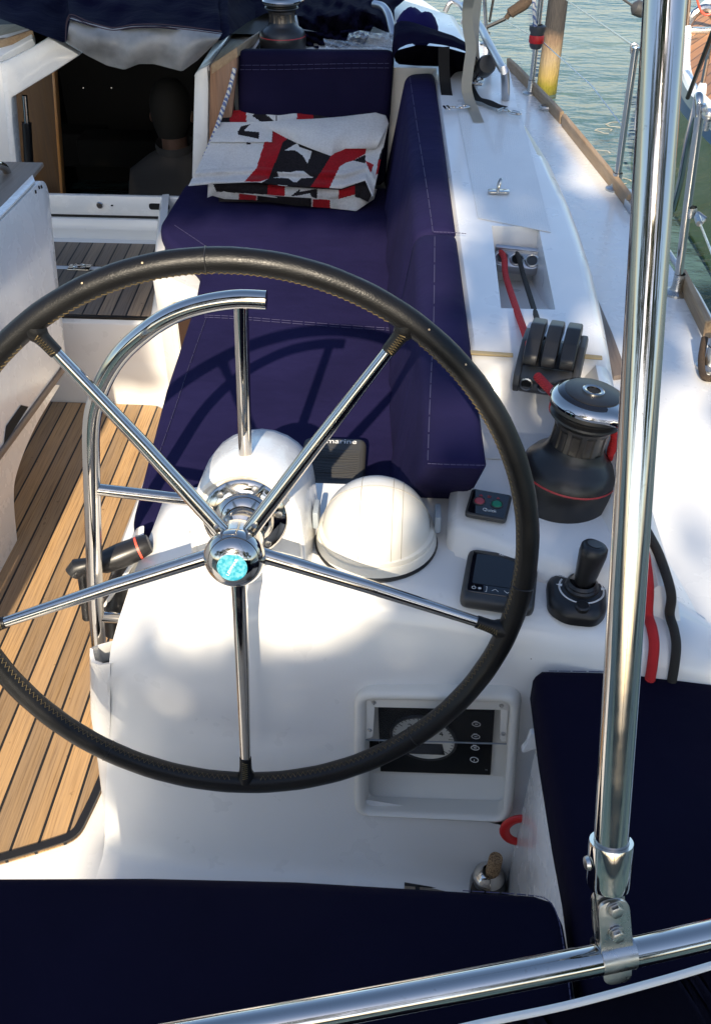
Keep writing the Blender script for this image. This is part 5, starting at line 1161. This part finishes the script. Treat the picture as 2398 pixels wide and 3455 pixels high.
b = BM(); prism(b, [(-1.022, .6, .778), (-1.022, 2.5, .772), (-1.03, 2.66, .77), (-1.7, 2.66, .77), (-1.7, .6, .77)], (0, 0, .012), .003); obj('table_top', b, M['tabletop'], ct)
b = BM(); prism(b, [(-1.001, .6, .792), (-1.024, .6, .792), (-1.024, 2.55, .780), (-1.001, 2.50, .780)], (0, 0, .006), .002); obj('leaf_hinge', b, M['gelclean'], ct)
b = BM(); P = smooth_pts([W(*p, x=-1.03) for p in ((203, 1300), (120, 1440), (59, 1592), (48, 1690), (61, 1842))], 6)
pb_ = [(p.y, p.z) for p in P]; pb_[-1] = (pb_[-1][0], 0.0); body = [(.6, 0.0), (.6, .35)] + [(2.2, .35)] + pb_
prism(b, [(-1.03, y, z) for y, z in body], (-.6, 0, 0)); obj('table_pedestal', b, M['gelclean'], ct, 40)
b = BM(); hp = [W(*p, x=-1.10) for p in ((-40, 600), (-20, 565), (5, 560), (25, 580), (36, 635))]; tube(b, smooth_pts(hp, 5), .011, 14); obj('table_handrail', b, M['chrome'], ct)

# ================================================================== RAILS AND STANCHIONS
def deckp(px, py): return W(px, py, z=ZD)
gb = thing('grab_rail', 'bent white steel grab rail along the coachroof side', 'grab rail', W(1705, 330, pl=COAM))
gpts = [W(1704, 335, pl=COAM), W(1703, 250, pl=(0, -.034, 1, .86)), W(1690, 225, pl=(0, -.034, 1, .875)), W(1645, 140, pl=(0, -.034, 1, .875)), W(1618, 90, pl=(0, -.034, 1, .875)), W(1560, 20, pl=(0, -.034, 1, .875))]
b = BM(); tube(b, smooth_pts(gpts, 5), .0125, 14); obj('rail_tube', b, M['alloy'], gb)
b = BM(); tube(b, [W(1652, 190, pl=COAM), W(1658, 165, pl=(0, -.034, 1, .87))], .010, 12); obj('rail_foot', b, M['alloy'], gb)
b = BM(); lathe(b, [(0, .075), (.024, .072), (.029, .06), (.029, .0), (.022, -.01)], axis_m(W(1630, 230, pl=(0, -.034, 1, .80)), (.1, -1, .4)), 20); tag(obj('mooring_fender_cap', b, M['black'], None), 'small black rubber cap on the coachroof by the grab rail', 'rubber cap')
eye = W(1680, 655, pl=COAM); pe_ = thing('pad_eye', 'folding steel pad eye on the grey anti slip panel', 'pad eye', eye)
b = BM(); prism(b, [eye + Vector((p.x, p.y, .003)) for p in rr(-.026, .026, -.012, .012, .011)], (0, 0, .006), .002); obj('eye_plate', b, M['chrome'], pe_)
b = BM(); tube(b, smooth_pts([eye + Vector((-.002, -.012, .006)), eye + Vector((0, -.010, .025)), eye + Vector((.003, 0, .036)), eye + Vector((0, .010, .025)), eye + Vector((-.002, .012, .006))], 5), .0035, 10); obj('eye_ring', b, M['chrome'], pe_)
def stanchion(px, py, tx, ty, label, r=.011, top=None):
    p = deckp(px, py); t = W(tx, ty, y=p.y); t.x = p.x + (t.x - p.x)
    s_ = thing('stanchion', label, 'stanchion', p, 'lifeline stanchions')
    b = BM(); tube(b, [p + Vector((0, 0, .02)), p.lerp(t, .5), t], r, 14); obj('stanchion_tube', b, M['chrome'], s_)
    b = BM(); lathe(b, [(.034, 0), (.033, .006), (.018, .012), (.0145, .02), (.0145, .055)], Matrix.Translation(p), 20); obj('stanchion_foot', b, M['steel'], s_)
    return s_, p, t
s1, p1, t1 = stanchion(1788, 317, 1830, -60, 'stanchion carrying a grey and red block near the timber pile')
b = BM(); c_ = W(1809, 128, y=p1.y); lathe(b, [(.02, -.04), (.026, -.03), (.028, .02), (.034, .03), (.034, .045), (.02, .05)], axis_m(c_, t1 - p1), 18); obj('block_body', b, M['grey'], s1)
b = BM(); lathe(b, [(.029, -.018), (.031, -.014), (.031, .008), (.029, .012)], axis_m(c_, t1 - p1), 18); obj('red_sheave', b, M['redp'], s1)
rope_obj('rope', [c_ + Vector((-.01, -.02, .04)), W(1802, 60, y=p1.y - .02), W(1800, -40, y=p1.y - .02)], .008, M['rblue'], 'white rope with blue flecks rising from the red block')
s2, p2, t2 = stanchion(2075, 640, 2143, 160, 'stanchion with a side hook standing beside the leaning steel pole')
b = BM(); tube(b, smooth_pts([W(2158, 160, y=p2.y), W(2165, 185, y=p2.y), W(2164, 250, y=p2.y - .02), W(2158, 310, y=p2.y - .04)], 5), .006, 8); tube(b, smooth_pts([W(2155, 300, y=p2.y - .03), W(2142, 440, y=p2.y - .08)], 5), .006, 8); tube(b, smooth_pts([W(2152, 155, y=p2.y), W(2140, 148, y=p2.y), W(2128, 155, y=p2.y), W(2128, 180, y=p2.y)], 5), .004, 8); obj('pelican_hook', b, M['steel'], s2)
s3, p3, t3 = stanchion(2278, 990, 2364, 350, 'braced gate stanchion bent over at the top, right of the pole')
b = BM(); p_br = W(2296, 600, y=p3.y + .45); tube(b, smooth_pts([t3 - Vector((0, 0, .03)), t3 + Vector((-.004, .02, .012)), W(2345, 372, y=p3.y + .08), W(2318, 480, y=p3.y + .28), p_br, W(2270, 705, y=p3.y + .62)], 6), .0105, 12); obj('gate_brace', b, M['chrome'], s3)
b = BM(); tube(b, smooth_pts([W(2372, 360, y=p3.y - .03), W(2385, 400, y=p3.y - .03), W(2378, 440, y=p3.y - .03)], 5), .007, 8); lathe(b, [(0, .03), (.012, .02), (.014, 0), (0, -.02)], axis_m(W(2385, 385, y=p3.y - .03), (0, -1, 0)), 10); obj('gate_hook', b, M['steel'], s3)
b = BM(); q_ = W(2329, 715, y=p3.y); lathe(b, [(.014, -.012), (.016, 0), (.014, .012)], axis_m(q_, t3 - p3), 12); tube(b, [q_ + Vector((.012, -.012, 0)), q_ + Vector((.03, -.03, -.008))], .008, 8); obj('lifeline_fitting', b, M['steel'], s3)
s4, p4, t4 = stanchion(2392, 1240, 2440, 1000, 'nearest stanchion at the right edge with a brown rope on its foot')
rope_obj('rope', [deckp(2360, 1205) + Vector((0, 0, .05)), deckp(2358, 1240) + Vector((0, 0, .02)), deckp(2368, 1280) + Vector((0, 0, .01)), deckp(2395, 1290) + Vector((0, 0, .01)), deckp(2430, 1275) + Vector((0, 0, .01))], .008, M['brown'], 'brown rope looped on the deck by the nearest stanchion')
def wire(pts, r, label, m='steel', cat='lifeline'):
    b = BM(); tube(b, pts, r, 6); return tag(obj('lifeline', b, M[m], None), label, cat, 'lifelines along the side deck')
wire([t2 + Vector((0, 0, .0)), W(1910, 0, y=6.2), W(1800, -90, y=9)], .003, 'upper lifeline wire running forward from the hooked stanchion top')
wire([W(2120, 455, y=p2.y), W(1995, 290, y=3.6), W(1822, 135, y=p1.y), W(1680, 60, y=6)], .0022, 'lower thin lifeline wire crossing the water')
wire([q_ + Vector((.03, -.03, -.008)), W(2362, 760, y=p3.y - .15), W(2398, 850, y=p3.y - .4), W(2440, 960, y=p3.y - .6)], .003, 'short lifeline wire dropping aft from the braced gate stanchion')
b = BM(); tube(b, [W(2350, 762 - 30, y=p3.y - .1), W(2358, 755, y=p3.y - .13)], .008, 10); obj('wire_swage', b, M['steel'], s3)
c_ = W(2132, 720, z=ZD); b = BM(); prism(b, [c_ + Vector(v) for v in ((-.02, .06, 0), (.03, .05, 0), (.03, -.09, 0), (.0, -.10, 0))], (0, 0, .03), .006); prism(b, [c_ + Vector(v) for v in ((-.012, .10, .03), (.02, .08, .03), (.03, -.06, .03), (.01, -.06, .03))], (0, 0, .016), .005); tag(obj('fairlead_chock', b, M['alloy'], None), 'grey metal chock at the deck edge where the toe rail stops', 'chock')
b = BM(); c_ = deckp(1850, 372); tube(b, [c_ + Vector((.035 * cos(a), .02 * sin(a), .012)) for a in [k * pi / 8 for k in range(16)]], .007, 8, closed=True); lathe(b, [(.024, 0), (.024, .006), (0, .008)], Matrix.Translation(c_), 14); tag(obj('deck_filler', b, M['steel'], None), 'small round steel deck fitting inside the gap of the toe rail', 'deck fitting')
# forward: stanchions, rail and furled rope by the foredeck
s5, p5, t5 = stanchion(1640, 150, 1632, -60, 'thin stanchion by the blue water reflection forward', .010)
fr = thing('spinnaker_fitting', 'black webbing fitting on a wire over the water', 'rope fitting', W(1740, 40, y=5)); b = BM(); P = [W(1706, 62, y=5), W(1720, 45, y=5), W(1750, 25, y=5), W(1775, 8, y=5), W(1785, -10, y=5)]; tube(b, smooth_pts(P, 4), [.012] * 4 + [.024] * 4 + [.026] * 4 + [.022] * 5, 10); obj('fitting_body', b, M['brown'], fr); b = BM(); tube(b, [W(1640, 92, y=5), W(1706, 62, y=5)], .009, 6); obj('fitting_wire', b, M['black'], fr)
b = BM(); tube(b, smooth_pts([W(1500, 40, y=5.6), W(1515, 12, y=5.6), W(1530, 5, y=5.6), W(1565, 30, y=5.4), W(1562, 75, y=5.2)], 4), .013, 10); tag(obj('foredeck_rail', b, M['alloy'], None), 'short bent rail on the sunlit foredeck', 'grab rail')
wire([W(1650, 75, y=5.2), W(1668, -30, y=5.2)], .006, 'dark slanting line beside the thin forward stanchion', 'black')
# ================================================================== PUSHPIT, POLE
pr = thing('pushpit_rail', 'thick polished stern rail crossing the bottom of the view', 'stern rail', W(1600, 3270, z=.87))
RZ = .872
b = BM(); rp = [W(*p, z=RZ) for p in ((300, 3560), (640, 3495), (1200, 3395), (1700, 3300), (2060, 3228), (2398, 3152), (2700, 3075))]; tube(b, smooth_pts(rp, 6), .0125, 24); obj('rail_tube', b, M['chrome'], pr, 60)
po_ = thing('bimini_pole', 'thick leaning stainless pole bolted to the stern rail', 'pole', W(2060, 2780, y=.45))
q0 = W(2052, 2985, y=.445); q1 = Vector((.156, .704, 1.54)); qd = (q1 - q0)
b = BM(); tube(b, [q0, q0 + qd * .5, q0 + qd * 1.02, q0 + qd * 1.6], .0138, 28); obj('pole_tube', b, M['chrome'], po_, 60)
pm = axis_m(q0, qd)
b = BM(); lathe(b, [(.0140, .040), (.0172, .040), (.0178, .037), (.0178, .005), (.0170, .0), (.0, .0)], pm, 32); obj('pole_socket', b, M['chrome'], po_, 40)
b = BM(); lathe(b, [(0, .004), (.005, .003), (.006, 0)], axis_m(pm @ Vector((0, 0, .022)) + Vector((-.0175, -.003, 0)), (-1, -.2, 0)), 12); obj('set_screw', b, M['steel'], po_)
tongue_t = q0 + Vector((.001, 0, .002)); rl = W(2070, 3215, z=RZ)
upv = (q0 - rl).normalized(); sdv = Vector((1, .25, 0)).normalized(); nv_ = sdv.cross(upv).normalized()
if nv_.y > 0: nv_ = -nv_
cmx = Matrix((sdv, upv, nv_)).transposed().to_4x4(); cmx.translation = rl
hL = (q0 - rl).length
b = BM(); prism(b, [cmx @ Vector((p.x, p.y, -.003)) for p in rpoly([(-.0115, hL * .35), (.0115, hL * .35), (.0125, hL + .004), (-.0125, hL + .004)], .003)], nv_ * .005, .001); obj('pole_tongue', b, M['steel'], po_)
for zz in (.0045, -.0085):
    b = BM(); prism(b, [cmx @ Vector((p.x, p.y, zz)) for p in rpoly([(-.0140, .008), (.0140, .008), (.0132, hL * .86), (-.0132, hL * .86)], [.002, .002, .014, .014], 8)], nv_ * .0035, .0008); obj('clamp_plate', b, M['steel'], po_)
rdir = (rp[5] - rp[3]).normalized()
b = BM(); lathe(b, [(.0126, -.0150), (.0152, -.0150), (.0152, .0150), (.0126, .0150)], axis_m(rl + Vector((0, 0, .0)), rdir), 32); obj('rail_clamp', b, M['steel'], po_, 40)
for f_ in (.30, .66):
    c_ = cmx @ Vector((0, hL * f_ + .008, .0085)); mm = axis_m(c_, nv_)
    b = BM(); lathe(b, [(.0072, 0), (.0072, .001), (.005, .001)], mm, 24); prism(b, [mm @ Vector((  .0058 * cos(k * pi / 3 + .3), .0058 * sin(k * pi / 3 + .3), .001)) for k in range(6)], nv_ * .005, .0006); obj('hex_bolt', b, M['steel'], po_, 30)
b = BM(); c_ = cmx @ Vector((0, -.02, .006)); prism(b, [cmx @ Vector((p.x, p.y, .002)) for p in rpoly([(-.012, -.030), (.012, -.030), (.0132, -.010), (-.0132, -.010)], [.01, .01, 0, 0])], nv_ * .003, .0006); obj('clamp_tail', b, M['steel'], po_)
# dark cover with white piping lashed below the rail
cv = thing('stern_cover', 'black cover with white piping hanging below the stern rail', 'cover', W(2000, 3400, z=.8))
pp = [W(*p, z=.80) for p in ((1100, 3590), (1550, 3470), (1900, 3395), (2200, 3316), (2398, 3258), (2700, 3165))]
b = BM(); tube(b, smooth_pts(pp, 6), .0035, 10); obj('white_piping', b, M['white'], cv)
b = BM(); P = smooth_pts(pp, 6); sheet(b, [[p + Vector((0, .001, -.002)) for p in P], [p + Vector((.02, -.05, -.012)) for p in P], [p + Vector((.05, -.16, -.10)) for p in P], [p + Vector((.06, -.2, -.4)) for p in P]]); bmesh.ops.solidify(b, geom=b.faces[:], thickness=.005); fix(b); obj('cover_cloth', b, M['navyblack'], cv, 60)
# ================================================================== BEYOND THE BOAT
pb0 = W(1842, 312, z=-.6); b = BM(); secs = []
for z, s in ((-1.5, .8), (-.6, .8), (0, .74), (1.2, .64), (3.0, .56)):
    secs.append([Vector((pb0.x + .11 * s * cos(a) * (1 + .03 * sin(5 * a + z)) + .06 * (z + .6) * .25, pb0.y + .115 * s * sin(a), z)) for a in [k * pi / 14 for k in range(28)]])
loft(b, secs); fix(b); tag(obj('mooring_pile', b, M['pile'], None, 60), 'round timber pile with yellow green algae at the waterline', 'mooring pile')
nb = thing('neighbour_boat', 'neighbouring boat with curved teak deck and olive green hull', 'boat', (2.2, 6.2, -.6))
DK = [W(*p, z=.22) for p in ((2330, 60), (2314, 130), (2308, 200), (2312, 250), (2330, 300), (2360, 338), (2420, 385), (2600, 480))]
dk2 = [(p.x, p.y) for p in DK]
b = BM(); prism(b, [(x, y, .225) for x, y in dk2] + [(4.5, 5.2, .225), (5.5, 9.5, .225), (3.2, 10.5, .225)], (0, 0, .01)); obj('neighbour_deck', b, M['nbteak'], nb, 0)
b = BM(); P = [Vector((x, y, .23)) for x, y in [(3.2, 10.5)] + dk2]; tube(b, smooth_pts(P, 5), .035, 8, flat=(1, .6)); obj('neighbour_gunwale', b, M['gelclean'], nb)
WLp = [W(*p, z=-.6) for p in ((2200, 330), (2150, 420), (2128, 500), (2130, 585), (2200, 640), (2300, 760), (2420, 960), (2700, 1500))]
b = BM(); g = []
pd = smooth_pts([Vector((x, y, .22)) for x, y in dk2], 5); pw = smooth_pts(WLp, 5)
for f_, z in ((0, .215), (.12, .12), (.2, .05), (.5, -.2), (1, -.62), (1.1, -.9)): g.append([Vector((a.x + (c_.x - a.x) * f_ ** 1.0, a.y + (c_.y - a.y) * f_, z)) for a, c_ in zip(pd, pw)])
sheet(b, g[2:]); fix(b); obj('neighbour_hull', b, M['nbhull'], nb, 60)
b = BM(); sheet(b, g[1:3]); fix(b); obj('blue_stripe', b, M['nbblue'], nb, 60)
b = BM(); sheet(b, g[0:2]); fix(b); obj('white_topside', b, M['cream'], nb, 60)
for (px, py, tx, ty) in ((2362, 318, 2398, 130), (2302, 120, 2312, -40), (2314, 118, 2326, -40)):
    p = W(px, py, z=.23); t = W(tx, ty, y=p.y); b = BM(); tube(b, [p, t], .013, 10); s_ = obj('neighbour_stanchion', b, M['chrome'], nb)
    b = BM(); lathe(b, [(.03, 0), (.022, .05), (.014, .06)], Matrix.Translation(p), 12); obj('stanchion_socket', b, M['white'], s_)
b = BM(); tube(b, [W(2318, 330, z=.24), W(2398, 120, y=5.2), W(2420, 60, y=5.1)], .012, 8); obj('neighbour_stay', b, M['black'], nb)
b = BM(); c_ = W(2366, 88, z=.26); tube(b, smooth_pts([c_ + Vector((-.1, 0, .0)), c_ + Vector((-.06, 0, .08)), c_ + Vector((.02, .02, .10)), c_ + Vector((.1, 0, .03))], 4), .03, 10); box(b, c_ + Vector((0, -.08, -.01)), (.26, .08, .03), bev=.005); obj('neighbour_cleat', b, M['steel'], nb)
b = BM(); tube(b, smooth_pts([W(2348, -10, y=6.6), W(2362, 35, y=6.6), W(2385, 50, y=6.6), W(2420, 30, y=6.6)], 5), .007, 8); obj('orange_line', b, M['coral'], nb)
wv_ = thing('lifeline_turnbuckle', 'dark turnbuckle on a wire at the top beside the pole', 'turnbuckle', W(2150, 30, y=5)); b = BM(); tube(b, [W(2090, -10, y=5), W(2130, 18, y=5)], .006, 6); tube(b, [W(2130, 18, y=5), W(2142, 24, y=5), W(2165, 34, y=5), W(2200, 50, y=5)], [.012, .034, .034, .02], 12); obj('turnbuckle_body', b, M['grey'], wv_)
b = BM()
for px, py, r in ((2005, 515, .10), (1985, 540, .06), (2040, 440, .06), (2078, 420, .07), (2100, 610, .05)):
    c_ = W(px, py, z=-.596)
    tube(b, [c_ + Vector((r * cos(a) * random.uniform(.7, 1.4), r * .9 * sin(a) * random.uniform(.7, 1.4), 0)) for a in [k * pi / 5 for k in range(9)]], .006, 5, flat=(1, .3))
tag(obj('floating_scum', b, M['foam'], None, 60), kind='stuff')
